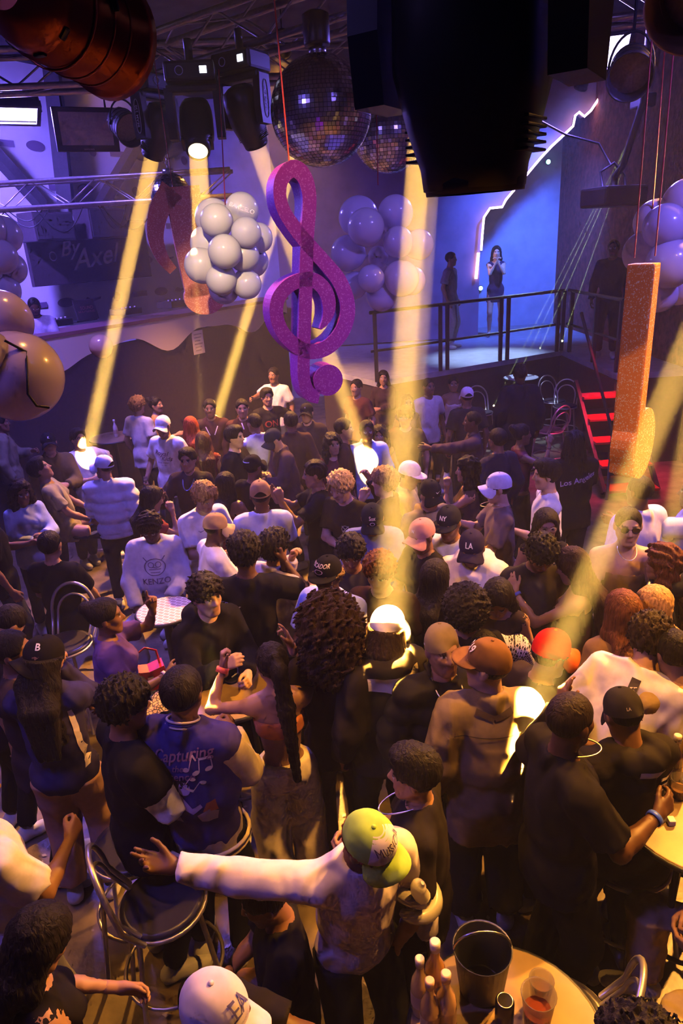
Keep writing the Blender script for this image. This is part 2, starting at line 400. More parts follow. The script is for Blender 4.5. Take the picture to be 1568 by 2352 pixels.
# ------------------------------------------------------------------ rig
def truss(a, b, label, w=.29, r=.027, step=.42, up=(0, 0, 1), n_ch=4):
    a = np.asarray(a, float); b = np.asarray(b, float); u = (b - a) / np.linalg.norm(b - a); L = np.linalg.norm(b - a)
    upv = np.asarray(up, float); upv = upv - (upv @ u) * u; upv /= np.linalg.norm(upv); sd = np.cross(u, upv)
    e = empty('lighting_truss', a, 0, label, 'truss'); inv = Matrix.Translation(e.location).inverted()
    C = [np.zeros(3), sd * w, upv * w, upv * w + sd * w][:n_ch]
    for c in C: MB().tube([a + c, b + c], r, 10).build('chord', ALU_M, e).matrix_parent_inverse = inv
    n = int(L / step); faces = [(0, 2), (1, 3), (0, 1), (2, 3)] if n_ch == 4 else [(0, 1), (0, 2), (1, 2)]
    mesh_cache = {}
    for i in range(n):
        for fi, (p, q) in enumerate(faces):
            s0 = a + u * L * i / n; s1 = a + u * L * (i + 1) / n
            x, y = (s0 + C[p], s1 + C[q]) if i % 2 == 0 else (s0 + C[q], s1 + C[p])
            key = (fi, i % 2)
            if key not in mesh_cache: mesh_cache[key] = (MB().tube([np.zeros(3), y - x], .009, 6).mesh('brace'))
            o = obj('brace', mesh_cache[key], ALU_M, e); o.location = tuple(x - a)
    return e
T1a, T1b = at_z(930, -8, 5.0), at_z(330, 178, 5.0)
truss(T1a + (T1a - T1b) * .25, T1b, 'silver box truss carrying the mirror ball and beam heads')
truss(at_z(-160, 224, 5.05), at_z(900, 180, 5.05), 'reddish horizontal truss crossing behind the beam heads')
t3a = at_y(-120, 492, 10.6); t3b = at_y(540, 447, 10.6); t3b[2] = t3a[2]
truss(t3a, t3b, 'low truss with tangled cables in front of the printed wall', w=.32)
truss(at_z(1250, 84, 5.1), at_z(1640, 32, 5.1), 'reddish truss at the upper corner above the ultraviolet flood')
# tangle of cables on the low truss
m = MB(); rr = random.Random(3)
for i in range(9):
    f = rr.random() * .85; p = t3a + (t3b - t3a) * f; L = .35 + .5 * rr.random()
    pts = [p + np.array([L * j / 10, -.05 - .03 * (i % 3), -.02 - .22 * math.sin(math.pi * j / 10) * (1 + .5 * math.sin(i))]) for j in range(11)]
    c = MB().tube(pts, .008, 5).build('cable', BLACKP_M); tag(c, 'thin dark cable sagging under the low truss before the printed wall', 'cable', 'cables sagging under the low truss')

def moving_head(lens, aim, s=1.0, label='', name='beam_light', text='BEAM 230', lit=True, yawfix=None):
    d = np.asarray(aim, float) - np.asarray(lens, float); d /= np.linalg.norm(d)
    piv = np.asarray(lens, float) - d * .262 * s
    yaw = math.atan2(-d[0], d[1]); tilt = math.acos(max(-1, min(1, -d[2])))
    if yawfix is not None and abs(yaw - yawfix) > math.pi / 2: yaw += math.pi; tilt = -tilt
    e = empty(name, piv, yaw, label, 'stage light', 'beam lights on the rig'); e.scale = (s, s, s)
    b = MB().bbox((0, 0, .33), (.36, .27, .13), .02).build('base', BLACKP_M, e)
    MB().bbox((.10, -.138, .33), (.05, .006, .045), .002).build('display', mat('lcd', color=(.1, .1, .2), emit=(.75, .75, 1.0), estr=4.0), b)
    MB().tube([(-.07 + .028 * math.cos(q), -.137, .33 + .028 * math.sin(q)) for q in np.linspace(0, 6.283, 16, endpoint=False)], .003, 5, closed=True).build('dial', PLAST_M, b, (.5, .5, .8))
    y = MB(); y.bbox((0, 0, .235), (.38, .13, .05), .015); y.build('yoke', BLACKP_M, e)
    for q in (-1, 1):
        MB().prism([(-.06, .24), (.06, .24), (.075, .02), (.06, -.09), (-.06, -.09), (-.075, .02)], -.03, .03, np.array([[0, 0, 1.], [1, 0, 0], [0, 1, 0]]), (q * .175, 0, 0)).build('yoke_arm', BLACKP_M, e)
    # head
    h = MB(); prof = [(.06, .19), (.10, .165), (.118, .10), (.122, -.05), (.112, -.14), (.092, -.20), (.088, -.235), (.07, -.24)]
    n = 20; P, Q = [], []
    for (r, z) in prof:
        for j in range(n):
            t = 2 * math.pi * j / n; c, s_ = math.cos(t), math.sin(t); k = 1 / max(abs(c) ** 4 + abs(s_) ** 4, 1e-6) ** .25
            k = 1 + (k - 1) * (1 if z > -.1 else .4)
            P.append((r * k * c, r * k * s_, z))
    for i in range(len(prof) - 1):
        for j in range(n): Q.append((i * n + j, (i + 1) * n + j, (i + 1) * n + (j + 1) % n, i * n + (j + 1) % n))
    Q.append(tuple(range(n)))
    h.add(P, Q, True); ho = h.build('head', BLACKP_M, e); ho.rotation_euler = (tilt, 0, 0)
    for q in range(5): MB().bbox((0, 0, -.135 - q * .012), (.226, .10, .005), .002).build('cooling_fin', BLACKP_M, ho)
    MB().lathe([(.07, -.243), (.088, -.243), (.09, -.225), (.09, -.218)], n=24, cap=(False, False)).build('lens_ring', BLACKM_M, ho)
    MB().lathe([(.0, -.236), (.074, -.236)], n=24, cap=(False, False)).build('lens', mat('lens_lit', color=(.9, .8, .5), emit=(1, .8, .4), estr=6.0) if lit else mat('lens_off', color=(.02, .02, .02), rough=.1), ho)
    if text:
        for q in (-1, 1):
            flat_text('lettering', text, .038, (q * .2055, 0, .075), (0, 0, 1.0), (0, -1.0 * q, 0), .002, e, (.75, .78, 1.0), bold=.012)
            MB().tube([(q * .207, .028 * math.cos(t), .075 + .125 * math.copysign(abs(math.sin(t)) ** .5, math.sin(t))) for t in np.linspace(0, 6.283, 24, endpoint=False)], .0028, 5, closed=True).build('badge_outline', PRINT_M, e, (.75, .78, 1.0))
    # clamp up to the truss
    MB().tube([(0, 0, .39), (0, 0, .55)], .03, 8).build('clamp', BLACKM_M, e)
    return e
lbl = ['lit beam light hanging lowest at the end of the truss row', 'lit beam light facing forward between two yoke arms', 'lit beam light with bright badge beside the mirror ball', 'small lit beam light half hidden behind the mirror ball',
       'lit beam light behind the big black unlit fixture', 'lit beam light outside the upper corner by the brick wall', 'slim lit beam light tucked under the big black fixture', 'dim beam light over the brick wall side']
for (bm_, l) in zip(BEAMS, lbl): moving_head(bm_[1], bm_[2], 1.0, l, yawfix=0.5)
lens = at_r(1090, 470, 1.56); moving_head(lens, lens + np.array([.02, .03, -1.0]), 1.12, 'large unlit black beam light looming close to the viewer', lit=False, text='', yawfix=0)

# mirror balls
def mirror_ball(c, R, label, top, nlat=40, motor=True):
    e = empty('mirror_ball', c, .3, label, 'mirror ball'); rr = np.random.RandomState(int(R * 1000))
    P, Q = [], []
    for i in range(nlat):
        t0 = math.pi * (i + .06) / nlat; t1 = math.pi * (i + .94) / nlat; tm = (t0 + t1) / 2
        n = max(6, int(2 * nlat * math.sin(tm)))
        for j in range(n):
            a0 = 2 * math.pi * (j + .05) / n; a1 = 2 * math.pi * (j + .95) / n; o = len(P)
            am = (a0 + a1) / 2; nn = np.array([math.sin(tm) * math.cos(am), math.sin(tm) * math.sin(am), math.cos(tm)]); nn = nn + rr.randn(3) * .012; nn /= np.linalg.norm(nn)
            cc = R * 1.004 * np.array([math.sin(tm) * math.cos(am), math.sin(tm) * math.sin(am), math.cos(tm)])
            for (t, a) in ((t0, a0), (t1, a0), (t1, a1), (t0, a1)):
                p = R * 1.004 * np.array([math.sin(t) * math.cos(a), math.sin(t) * math.sin(a), math.cos(t)])
                p = p - ((p - cc) @ nn) * nn; P.append(p)
            Q.append((o, o + 1, o + 2, o + 3))
    m = MB(); m.add(P, Q); t = m.build('mirror_tiles', mat('mirror', color=(.85, .82, .92), rough=.16, metal=1.0), e); t['kind'] = 'stuff'
    prof = [(R * .995 * math.sin(a), -R * .995 * math.cos(a)) for a in np.linspace(0.001, math.pi - .001, 25)]
    MB().lathe(prof, n=40).build('core', mat('ball_core', color=(.05, .045, .06), rough=.5), e)
    MB().lathe([(.06, R - .01), (.06, R + .03), (.02, R + .04)], n=16).build('cap_plate', METAL_M, e, (.6, .6, .6))
    h = top - c[2]
    ch = MB()
    k = 0; z = R + .03
    while z < h - .2:
        a = 0 if k % 2 else math.pi / 2
        ch.tube([(.014 * math.cos(q) * math.cos(a), .014 * math.cos(q) * math.sin(a), z + .025 + .022 * math.sin(q)) for q in np.linspace(0, 6.283, 8, endpoint=False)], .004, 4, closed=True); z += .035; k += 1
    ch.build('chain', METAL_M, e, (.35, .33, .35))
    if motor: MB().lathe([(.085, h - .2), (.09, h - .18), (.09, h - .02), (.05, h)], n=20).build('motor', BLACKP_M, e)
    return e
mirror_ball(at_r(737, 257, 5.55), .35, 'large mirror ball hanging from the silver truss', 5.02)
mirror_ball(at_r(892, 310, 8.0), .36, 'dim mirror ball behind the large one, beside the black fixture', 6.7, 30)
mirror_ball(at_r(392, 446, 8.6), .22, 'small faint mirror ball above the pink hanging note', 6.7, 22)  # mirror ball stands in for a sparkling confetti balloon

# par cans
def par_can(c, axis, R, L, label, material, glass=None):
    e = empty('par_can', c, 0, label, 'stage light'); Rm = frame_to(axis)
    prof = [(R * .35, -L * .62), (R * .72, -L * .5), (R * .80, -L * .40), (R * .80, -L * .34), (R * .86, -L * .33), (R * .86, -L * .05), (R * .9, -L * .04), (R * .9, L * .34), (R * 1.0, L * .36), (R * 1.03, L * .45), (R * .97, L * .45), (R * .9, L * .36), (R * .88, L * .1)]
    MB().lathe(prof, (0, 0, 0), 32, Rm, cap=(True, False)).build('can', material, e)
    for q in range(8):
        a = 2 * math.pi * q / 8; p = Rm @ np.array([R * .81 * math.cos(a), R * .81 * math.sin(a), -L * .37]); 
        MB().bbox(p, (R * .22, R * .06, L * .05), .004, Rm @ RZ_(a + math.pi / 2)).build('vent_slot', BLACKP_M, e)
    for z in (-.18, .02, .2): MB().tube([Rm @ np.array([R * .905 * math.cos(a), R * .905 * math.sin(a), L * z]) for a in np.linspace(0, 6.283, 32, endpoint=False)], R * .025, 6, closed=True).build('seam_ring', material, e)
    MB().lathe([(0.001, L * .12), (R * .88, L * .12)], (0, 0, 0), 32, Rm, cap=(False, False)).build('lens', glass or mat('frost_lens', color=(.45, .34, .36), rough=.5, noise=.2, nscale=80), e)
    up = np.array([0, 0, 1.0]); sd = np.cross(Rm[:, 2], up); sd /= np.linalg.norm(sd)
    pts = [sd * R * .98 * math.cos(t) + up * R * 1.5 * math.sin(t) for t in np.linspace(0, math.pi, 16)]
    MB().tube(pts, R * .06, 6).build('bracket', BLACKM_M, e)
    MB().tube([up * R * 1.5, np.array([0, 0, 6.7 - c[2]])], R * .07, 8).build('hanging_pole', BLACKM_M, e)
    return e
def RZ_(a): c, s = math.cos(a), math.sin(a); return np.array([[c, -s, 0], [s, c, 0], [0, 0, 1.0]])
c0, c1 = at_r(95, 10, 1.72), at_r(225, 78, 1.84)
par_can((c0 + c1) / 2, c1 - c0, .112, .28, 'copper-toned par can looming in the upper corner near the viewer', mat('red_lit_can', color=(.40, .10, .05), rough=.32, metal=1.0))  # red light reflected by the can is put into its metal colour
blk = mat('black_can', color=(.03, .03, .035), rough=.4)
par_can(at_r(1448, 160, 5.2), CAM - at_r(1448, 160, 5.2) + np.array([.35, 1.0, -1.0]), .13, .34, 'black par can with frosted lens beside the bright ultraviolet flood', blk)
par_can(at_r(287, 288, 8.0), CAM - at_r(287, 288, 8.0) + np.array([2.2, 2.0, -2.0]), .15, .36, 'black par can with frosted lens next to the wall monitor', blk)
par_can(at_r(1625, -40, 2.6), CAM - at_r(1625, -40, 2.6) + np.array([-.4, .8, -.8]), .12, .3, 'pale par can cut off by the top corner above the brick wall', mat('tan_can', color=(.5, .3, .2), rough=.5))

# ultraviolet flood housings
for (lo, w, h, l) in [(o, o.data.size, o.data.size_y, None) for o in list(bpy.data.objects) if o.name.startswith('uv_flood_lamp')]:
    d = lo.rotation_euler.to_matrix() @ Vector((0, 0, -1)); R = np.array(lo.rotation_euler.to_matrix())
    e = empty('flood_light', np.array(lo.location) - np.array(d) * .012, 0, None, 'flood light', 'ultraviolet floods'); e.rotation_euler = lo.rotation_euler
    m = MB()
    for (x, y, dx, dy) in ((0, h / 2 + .02, w + .08, .04), (0, -h / 2 - .02, w + .08, .04), (w / 2 + .02, 0, .04, h), (-w / 2 - .02, 0, .04, h)): m.box((x, y, 0.0), (dx, dy, .06))
    m.build('frame', BLACKM_M, e); MB().bbox((0, 0, .07), (w + .06, h + .06, .08), .01).build('housing', BLACKM_M, e)
    MB().box((0, 0, .006), (w, h, .006)).build('lamp_glass', mat('uv_glass', color=(.6, .5, 1), emit=(.62, .50, 1.0), estr=7.0), e)
    MB().tube([(-w / 2 - .05, 0, .02), (-w / 2 - .05, 0, .24), (w / 2 + .05, 0, .24), (w / 2 + .05, 0, .02)], .012, 6).build('bracket', BLACKM_M, e)
    x = lo.location.x
    e['label'] = ('added ultraviolet flood high beside the printed wall beyond the picture edge' if x < -5 else 'glowing ultraviolet flood by the printed wall' if x < 0 else 'glowing ultraviolet flood under the reddish corner truss') if lo.location.y > 5 else ('ultraviolet flood above the balcony front on the booth side' if x < 0 else 'added ultraviolet flood above the balcony front on the brick wall side')

# wall monitor
tvp = at_r(198, 298, 8.4); e = empty('wall_monitor', tvp, 0, 'flat wall monitor with pale blank screen on a bracket', 'monitor')
Rt = frame_to(CAM - tvp + np.array([1.2, 0, -.6])); w, h = .62, .40
MB().bbox((0, 0, 0), (w, h, .05), .008, Rt).build('bezel', BLACKP_M, e)
MB().box(Rt @ np.array([0, .01, .028]), (w * .82, h * .74, .004), Rt).build('screen', SCREEN_M, e)
flat_text('brand_lettering', 'SAMSUNG', .022, Rt @ np.array([0, -h * .44, .026]), Rt[:, 0], Rt[:, 1], .002, e, (.6, .5, .5))
MB().tube([Rt @ np.array([-.2, .2, -.03]), Rt @ np.array([-.2, .36, -.05]), Rt @ np.array([.22, .36, -.05]), Rt @ np.array([.22, .2, -.03])], .012, 6).build('bracket', BLACKM_M, e)
# dark cabinets on top of the lettered screen
for (px_, py_, w_, h_, l) in ((252, 515, .85, .5, 'dark loudspeaker cabinet over the lettering, beside the orange beam'), (128, 522, .8, .45, 'dark loudspeaker cabinet hanging over the round emblem')):
    p = on_banner(px_ - 20, py_, 2.0); e = empty('loudspeaker', p, 0, l, 'loudspeaker')
    MB().bbox((0, 0, 0), (w_, .4, h_), .02, BR).build('cabinet', DARKP_M, e); MB().bbox(BR @ np.array([0, -.205, 0]), (w_ - .06, .02, h_ - .06), .01, BR).build('grille', mat('grille', color=(.02, .015, .018), rough=.9, bump=.4, bscale=200), e)
# stage projector on a pole
pj = at_r(1408, 452, 8.6); e = empty('laser_projector', pj, 0, 'dark laser projector hanging on a slanted pole over the stage', 'projector')
MB().bbox((0, 0, 0), (.55, .42, .2), .03, RZ_(.35)).build('housing', BLACKP_M, e)
pole_top = at_r(1476, 235, 8.3)
MB().tube([(0, 0, .08), (.0, .0, .2), (pole_top - pj) * .35, pole_top - pj, np.array([(pole_top - pj)[0], (pole_top - pj)[1], 6.7 - pj[2]])], .035, 8).build('pole', BLACKM_M, e)
MB().tube([(-.12, 0, .08), (-.16, 0, .25), (-.02, 0, .33), (.1, 0, .2), (.12, 0, .09)], .015, 6).build('yoke', BLACKM_M, e)
MB().tube([(-.05, 0, .3), (-.2, 0, .52), (-.55, 0, .62), (-.9, 0, .8), (-1.2, 0, 1.05)], .012, 6).build('cable', BLACKP_M, e)
MB().lathe([(.03, -.02), (.045, .02), (.03, .05)], (.28, .05, .03), 12, frame_to((1, -.3, .2))).build('lens', mat('glint', color=(.8, .8, 1), emit=(.7, .7, 1), estr=2.5), e)
lz = at_r(1474, 262, 8.4)
for (tx, ty, tz) in ((1150, 900, 1.0), (1195, 850, 1.47), (1240, 800, 1.47), (1285, 800, 1.47)):
    lamp('laser_ray', 'AREA', lz, at_z(tx, ty, tz), 3.0, (.75, 1.0, .35), shape='DISK', size=.008, spread=math.radians(.3))
e = empty('laser_unit', lz + np.array([.02, .05, .1]), 0, 'small green laser head under the par can by the brick wall', 'laser')
MB().bbox((0, 0, .02), (.16, .2, .12), .015, RZ_(.2)).build('housing', BLACKP_M, e); MB().tube([(0, 0, .08), (.05, .1, .5)], .014, 6).build('arm', BLACKM_M, e)

# light strip and scalloped wall panel behind the stage
strip = [(1372, 226), (1352, 256), (1337, 270), (1325, 260), (1316, 268), (1311, 292), (1290, 312), (1262, 338), (1236, 366), (1206, 402), (1178, 436), (1158, 460), (1150, 476), (1122, 479), (1108, 500), (1104, 545), (1102, 575)]
S3 = [at_y(x, y, 15.4) for (x, y) in strip]
pan = MB().prism([(p[0], p[2]) for p in S3] + [(S3[-1][0] - .02, 1.5), (-1.0, 1.5), (-1.0, 6.6), (S3[0][0], 6.6)], -.02, .1, np.array([[1., 0, 0], [0, 0, 1], [0, 1, 0]]), (0, 15.42, 0)).build('wall_panel', mat('mauve_panel', color=(.20, .13, .22), rough=.8, noise=.2, nscale=3)); struct(pan)
ls = MB().tube([p + np.array([0, -.12, 0]) for p in S3], .022, 8).build('led_strip', mat('led_pink', color=(1, .8, .9), emit=(1.0, .62, .80), estr=9.0)); tag(ls, 'glowing pinkish LED strip following the jagged stage panel edge', 'led strip')
o = MB().tube([at_y(1104, 580, 15.35) - np.array([.05, 0, 0]), at_y(1098, 640, 15.35) - np.array([.05, 0, 0])], .03, 8).build('led_strip', MATS['led_pink']); tag(o, 'short vertical pinkish LED strip beside the singer', 'led strip')
for (x, y, l, c) in ((1258, 372, 'tiny turquoise lamp dot on the blue stage wall, lower of two', (.3, 1, .9)), (1306, 325, 'tiny turquoise lamp dot on the blue stage wall, upper of two', (.3, .8, 1)), (1103, 662, 'small green indicator lamp on the stage stand', (.4, 1, .7))):
    p = at_y(x, y, 17.24); e = empty('indicator_lamp', p, 0, l, 'lamp'); MB().lathe([(.03, 0), (.05, .03), (.0, .06)], (0, 0, 0), 12, frame_to((0, -1, 0))).build('bulb', mat('bulb_' + l[-8:], color=c, emit=c, estr=6), e); MB().lathe([(.06, -.03), (.06, .005)], (0, 0, 0), 12, frame_to((0, -1, 0))).build('socket', BLACKP_M, e)

# ------------------------------------------------------------------ hanging cut-outs
GLIT = {}
def glitter(name, col, spark):
    m = mat(name, color=col, rough=.55); nt = m.node_tree; N = nt.nodes; b = N['Principled BSDF']
    tc = N.new('ShaderNodeTexCoord'); vo = N.new('ShaderNodeTexVoronoi'); vo.inputs['Scale'].default_value = 190
    nt.links.new(tc.outputs['Object'], vo.inputs['Vector'])
    sx = N.new('ShaderNodeSeparateColor'); nt.links.new(vo.outputs['Color'], sx.inputs[0])
    r = N.new('ShaderNodeMapRange'); r.inputs['From Min'].default_value = .82; r.inputs['From Max'].default_value = .9; nt.links.new(sx.outputs[0], r.inputs['Value'])
    mx = N.new('ShaderNodeMix'); mx.data_type = 'RGBA'; mx.inputs['A'].default_value = (*col, 1); mx.inputs['B'].default_value = (*spark, 1); nt.links.new(r.outputs[0], mx.inputs['Factor']); nt.links.new(mx.outputs['Result'], b.inputs['Base Color'])
    nm = N.new('ShaderNodeNormalMap') if False else None
    bp = N.new('ShaderNodeBump'); bp.inputs['Strength'].default_value = .5; bp.inputs['Distance'].default_value = .004; nt.links.new(sx.outputs[1], bp.inputs['Height']); nt.links.new(bp.outputs[0], b.inputs['Normal'])
    return m
def ribbon(m, pts, hw, t):
    """thick plate along a path in the x-z plane, half widths hw, thickness t in y"""
    pts = [np.array(p, float) for p in pts]; n = len(pts); P = []
    for i in range(n):
        a = pts[max(i - 1, 0)]; b = pts[min(i + 1, n - 1)]; d = (b - a) / (np.linalg.norm(b - a) + 1e-9); nn = np.array([-d[1], d[0]])
        l, r = pts[i] + nn * hw[i], pts[i] - nn * hw[i]
        for y in (-t / 2, t / 2): P += [(l[0], y, l[1]), (r[0], y, r[1])]
    Q = []
    for i in range(n - 1):
        a, b = 4 * i, 4 * i + 4
        Q += [(a, a + 1, b + 1, b), (a + 2, b + 2, b + 3, a + 3), (a, b, b + 2, a + 2), (a + 1, a + 3, b + 3, b + 1)]
    Q += [(0, 2, 3, 1), (4 * n - 4, 4 * n - 3, 4 * n - 1, 4 * n - 2)]
    return m.add(P, Q)
def spline(pts, n=8):
    pts = [np.array(p, float) for p in pts]; out = []
    for i in range(len(pts) - 1):
        p0, p1, p2, p3 = pts[max(i - 1, 0)], pts[i], pts[i + 1], pts[min(i + 2, len(pts) - 1)]
        for j in range(n):
            t = j / n; out.append(.5 * (2 * p1 + (p2 - p0) * t + (2 * p0 - 5 * p1 + 4 * p2 - p3) * t * t + (3 * p1 - p0 - 3 * p2 + p3) * t ** 3))
    out.append(pts[-1]); return out
CW = [(485, 1245, 8), (545, 1160, 40), (565, 1060, 55), (540, 960, 58), (470, 885, 55), (380, 868, 52), (270, 905, 52), (185, 990, 53), (160, 1110, 53), (195, 1240, 54), (285, 1350, 56), (400, 1410, 58), (530, 1390, 60), (640, 1300, 62), (700, 1180, 62), (705, 1050, 62), (655, 900, 60), (560, 770, 56), (450, 640, 56), (350, 510, 52), (280, 390, 50), (258, 290, 48), (275, 190, 50), (335, 122, 55), (395, 118, 60), (445, 175, 58), (468, 280, 54), (460, 400, 52), (440, 520, 52), (425, 640, 52), (408, 800, 52), (388, 1000, 52), (368, 1200, 50), (346, 1400, 50), (330, 1550, 50), (335, 1660, 52), (370, 1745, 55), (440, 1775, 55)]
sc_ = 1 / 1470.0
cl = empty('treble_clef', at_r(695, 668, 3.8), .34, 'large purple glitter treble clef cut-out hanging on red string', 'hanging decoration')
pts = spline([((x - 400) * sc_ * 1.06, (955 - y) * sc_) for (x, y, w) in CW], 5); ws = spline([(w, 0) for (x, y, w) in CW], 5)
m = ribbon(MB(), pts, [float(w[0]) * sc_ for w in ws], .14)
m.prism([((520 - 400) * sc_ * 1.06 + 125 * sc_ * math.cos(a), (955 - 1650) * sc_ + 125 * sc_ * math.sin(a)) for a in np.linspace(0, 6.283, 28, endpoint=False)], -.07, .07, np.array([[1., 0, 0], [0, 0, -1], [0, 1, 0]]))
PURP = glitter('purple_glitter', (.44, .045, .60), (.62, .18, .80))
m.build('plate', PURP, cl)
def strings(root, a_list, name='hanging_string'):
    for (a, b) in a_list: MB().tube([a, b], .004, 5).build(name, mat('red_string', color=(.35, .02, .03), rough=.5), root)
strings(cl, [((-.02, 0, .57), (-.03, .02, 1.45))])
# orange note seen edge-on
ORG = glitter('orange_glitter', (.95, .30, .03), (1.0, .8, .4))
no = empty('hanging_note', at_r(1454, 858, 4.0), math.radians(48), 'tall orange glitter music note turned edge-on, hanging on two strings', 'hanging decoration')
m = MB().bbox((0, 0, 0), (.10, .135, 1.10), .010)
m.prism([(.10 + .17 * math.cos(a), -.40 + .20 * math.sin(a)) for a in np.linspace(0, 6.283, 26, endpoint=False)], -.0625, .0625, np.array([[1., 0, 0], [0, 0, -1], [0, 1, 0]]))
m.build('plate', ORG, no)
strings(no, [((-.06, .03, .58), (-.10, .06, 3.9)), ((.06, -.03, .58), (.02, 0, 3.9))])
# pinkish-orange note
PNK = glitter('pink_glitter', (.75, .22, .14), (.95, .5, .35))
np_ = at_r(430, 575, 6.3); k_ = 6.3 / 1568 * 1.03; n2 = empty('hanging_note', np_, .25, 'pinkish orange music note with curved flag hanging behind the white balloons', 'hanging decoration')
m = ribbon(MB(), [((435 - 430) * k_, (575 - 458) * k_), ((438 - 430) * k_, (575 - 560) * k_), ((445 - 430) * k_, (575 - 665) * k_)], [33 * k_, 32 * k_, 30 * k_], .14)
fl = spline([((415 - 430) * k_, (575 - 462) * k_), ((385 - 430) * k_, (575 - 500) * k_), ((371 - 430) * k_, (575 - 545) * k_), ((378 - 430) * k_, (575 - 585) * k_), ((396 - 430) * k_, (575 - 612) * k_)], 5)
ribbon(m, fl, list(np.linspace(22, 9, len(fl)) * k_), .14)
m.prism([((452 - 430) * k_ + 42 * k_ * math.cos(a), (575 - 668) * k_ + 34 * k_ * math.sin(a)) for a in np.linspace(0, 6.283, 24, endpoint=False)], -.07, .07, np.array([[1., 0, 0], [0, 0, -1], [0, 1, 0]]))
m.build('plate', PNK, n2); strings(n2, [((-.05, 0, .45), (-.08, .02, 2.9))])

# ------------------------------------------------------------------ balloons
BAL_M = mat('pearl_latex', objcol=True, rough=.22, coat=.6)
_nt = BAL_M.node_tree; _b = _nt.nodes['Principled BSDF']; _oi = [n for n in _nt.nodes if n.type == 'OBJECT_INFO'][0]
_tr = _nt.nodes.new('ShaderNodeBsdfTranslucent'); _mx = _nt.nodes.new('ShaderNodeMixShader'); _mx.inputs[0].default_value = .42
_nt.links.new(_oi.outputs['Color'], _tr.inputs[0]); _nt.links.new(_b.outputs[0], _mx.inputs[1]); _nt.links.new(_tr.outputs[0], _mx.inputs[2]); _nt.links.new(_mx.outputs[0], _nt.nodes['Material Output'].inputs[0])
def balloon(px, py, dpx, dist, label, group, col, knot_dir=None):
    c = at_r(px, py, dist); R = dpx / 2 * dist / F_PX * .98
    kd = np.array(knot_dir if knot_dir is not None else (0, .5, -.8), float); Rm = frame_to(-kd)
    e = empty('balloon', c, 0, label, 'balloon', group)
    prof = [(.001, -1.16), (.07, -1.13), (.16, -1.06)] + [(math.sin(a) * (1 - .05 * (a < 1.2)), -1.06 * math.cos(a) if a < 1.57 else -.98 * math.cos(a)) for a in np.linspace(.28, math.pi - .02, 20)]
    MB().lathe([(r * R, z * R) for (r, z) in prof], (0, 0, 0), 28, Rm).build('latex', BAL_M, e, col)
    MB().lathe([(.07 * R, -1.26 * R), (.03 * R, -1.18 * R), (.05 * R, -1.12 * R)], (0, 0, 0), 10, Rm).build('knot', BAL_M, e, tuple(v * .7 for v in col))
    return e
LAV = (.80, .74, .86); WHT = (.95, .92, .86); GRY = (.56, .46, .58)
def cluster(center, dist, items, group, words, col):
    cx, cy = center
    for i, (x, y, d, dd, w) in enumerate(items):
        c = at_r(x, y, dist + dd); k = at_r(cx, cy, dist + .05) - c
        balloon(x, y, d, dist + dd, w + ' ' + words, group, col, k)
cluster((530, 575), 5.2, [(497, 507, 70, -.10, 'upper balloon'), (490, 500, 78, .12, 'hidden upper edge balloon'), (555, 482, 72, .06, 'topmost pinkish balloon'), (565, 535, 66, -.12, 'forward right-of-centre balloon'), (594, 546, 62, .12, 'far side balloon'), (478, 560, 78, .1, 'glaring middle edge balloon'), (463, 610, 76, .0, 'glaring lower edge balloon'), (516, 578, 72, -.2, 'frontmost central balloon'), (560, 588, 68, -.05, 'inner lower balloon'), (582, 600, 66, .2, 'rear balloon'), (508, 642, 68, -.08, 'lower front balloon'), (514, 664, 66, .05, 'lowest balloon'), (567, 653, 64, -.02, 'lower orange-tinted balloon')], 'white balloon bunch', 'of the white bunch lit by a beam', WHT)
flat_text('balloon_print', 'BARCELO', .042, at_r(555, 478, 5.06), RGT * .93 - UPV * .34, UPV * .93 + RGT * .34, -.002, None, (.9, .75, .75)); o = bpy.data.objects['balloon_print']
for b in bpy.data.objects:
    if b.get('label', '').startswith('topmost pinkish'): o.parent = b; o.matrix_parent_inverse = Matrix.Translation(b.location).inverted()
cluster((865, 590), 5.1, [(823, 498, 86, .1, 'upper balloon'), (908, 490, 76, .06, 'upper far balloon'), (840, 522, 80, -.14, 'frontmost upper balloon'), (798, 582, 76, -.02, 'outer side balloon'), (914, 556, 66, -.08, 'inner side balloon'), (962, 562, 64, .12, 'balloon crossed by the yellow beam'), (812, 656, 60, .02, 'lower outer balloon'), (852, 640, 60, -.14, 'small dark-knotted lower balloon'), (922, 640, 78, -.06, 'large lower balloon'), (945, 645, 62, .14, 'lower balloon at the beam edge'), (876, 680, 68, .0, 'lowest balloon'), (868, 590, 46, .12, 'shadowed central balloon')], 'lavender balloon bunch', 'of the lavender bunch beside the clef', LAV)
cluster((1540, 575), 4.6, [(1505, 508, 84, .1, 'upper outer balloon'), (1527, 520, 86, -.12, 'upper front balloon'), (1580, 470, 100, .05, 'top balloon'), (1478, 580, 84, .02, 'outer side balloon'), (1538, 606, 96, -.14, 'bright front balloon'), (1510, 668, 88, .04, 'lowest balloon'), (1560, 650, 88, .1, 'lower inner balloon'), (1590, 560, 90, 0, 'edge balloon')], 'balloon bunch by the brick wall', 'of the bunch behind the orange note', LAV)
cluster((-10, 600), 5.2, [(5, 540, 76, 0, 'upper balloon'), (-30, 530, 80, -.05, 'half hidden balloon'), (2, 590, 66, -.12, 'middle balloon'), (26, 617, 62, .05, 'outer balloon'), (5, 666, 72, .02, 'lower balloon'), (-40, 620, 80, .0, 'inner balloon')], 'lavender bunch at the picture edge', 'of the lavender bunch over the dark large balloons', LAV)
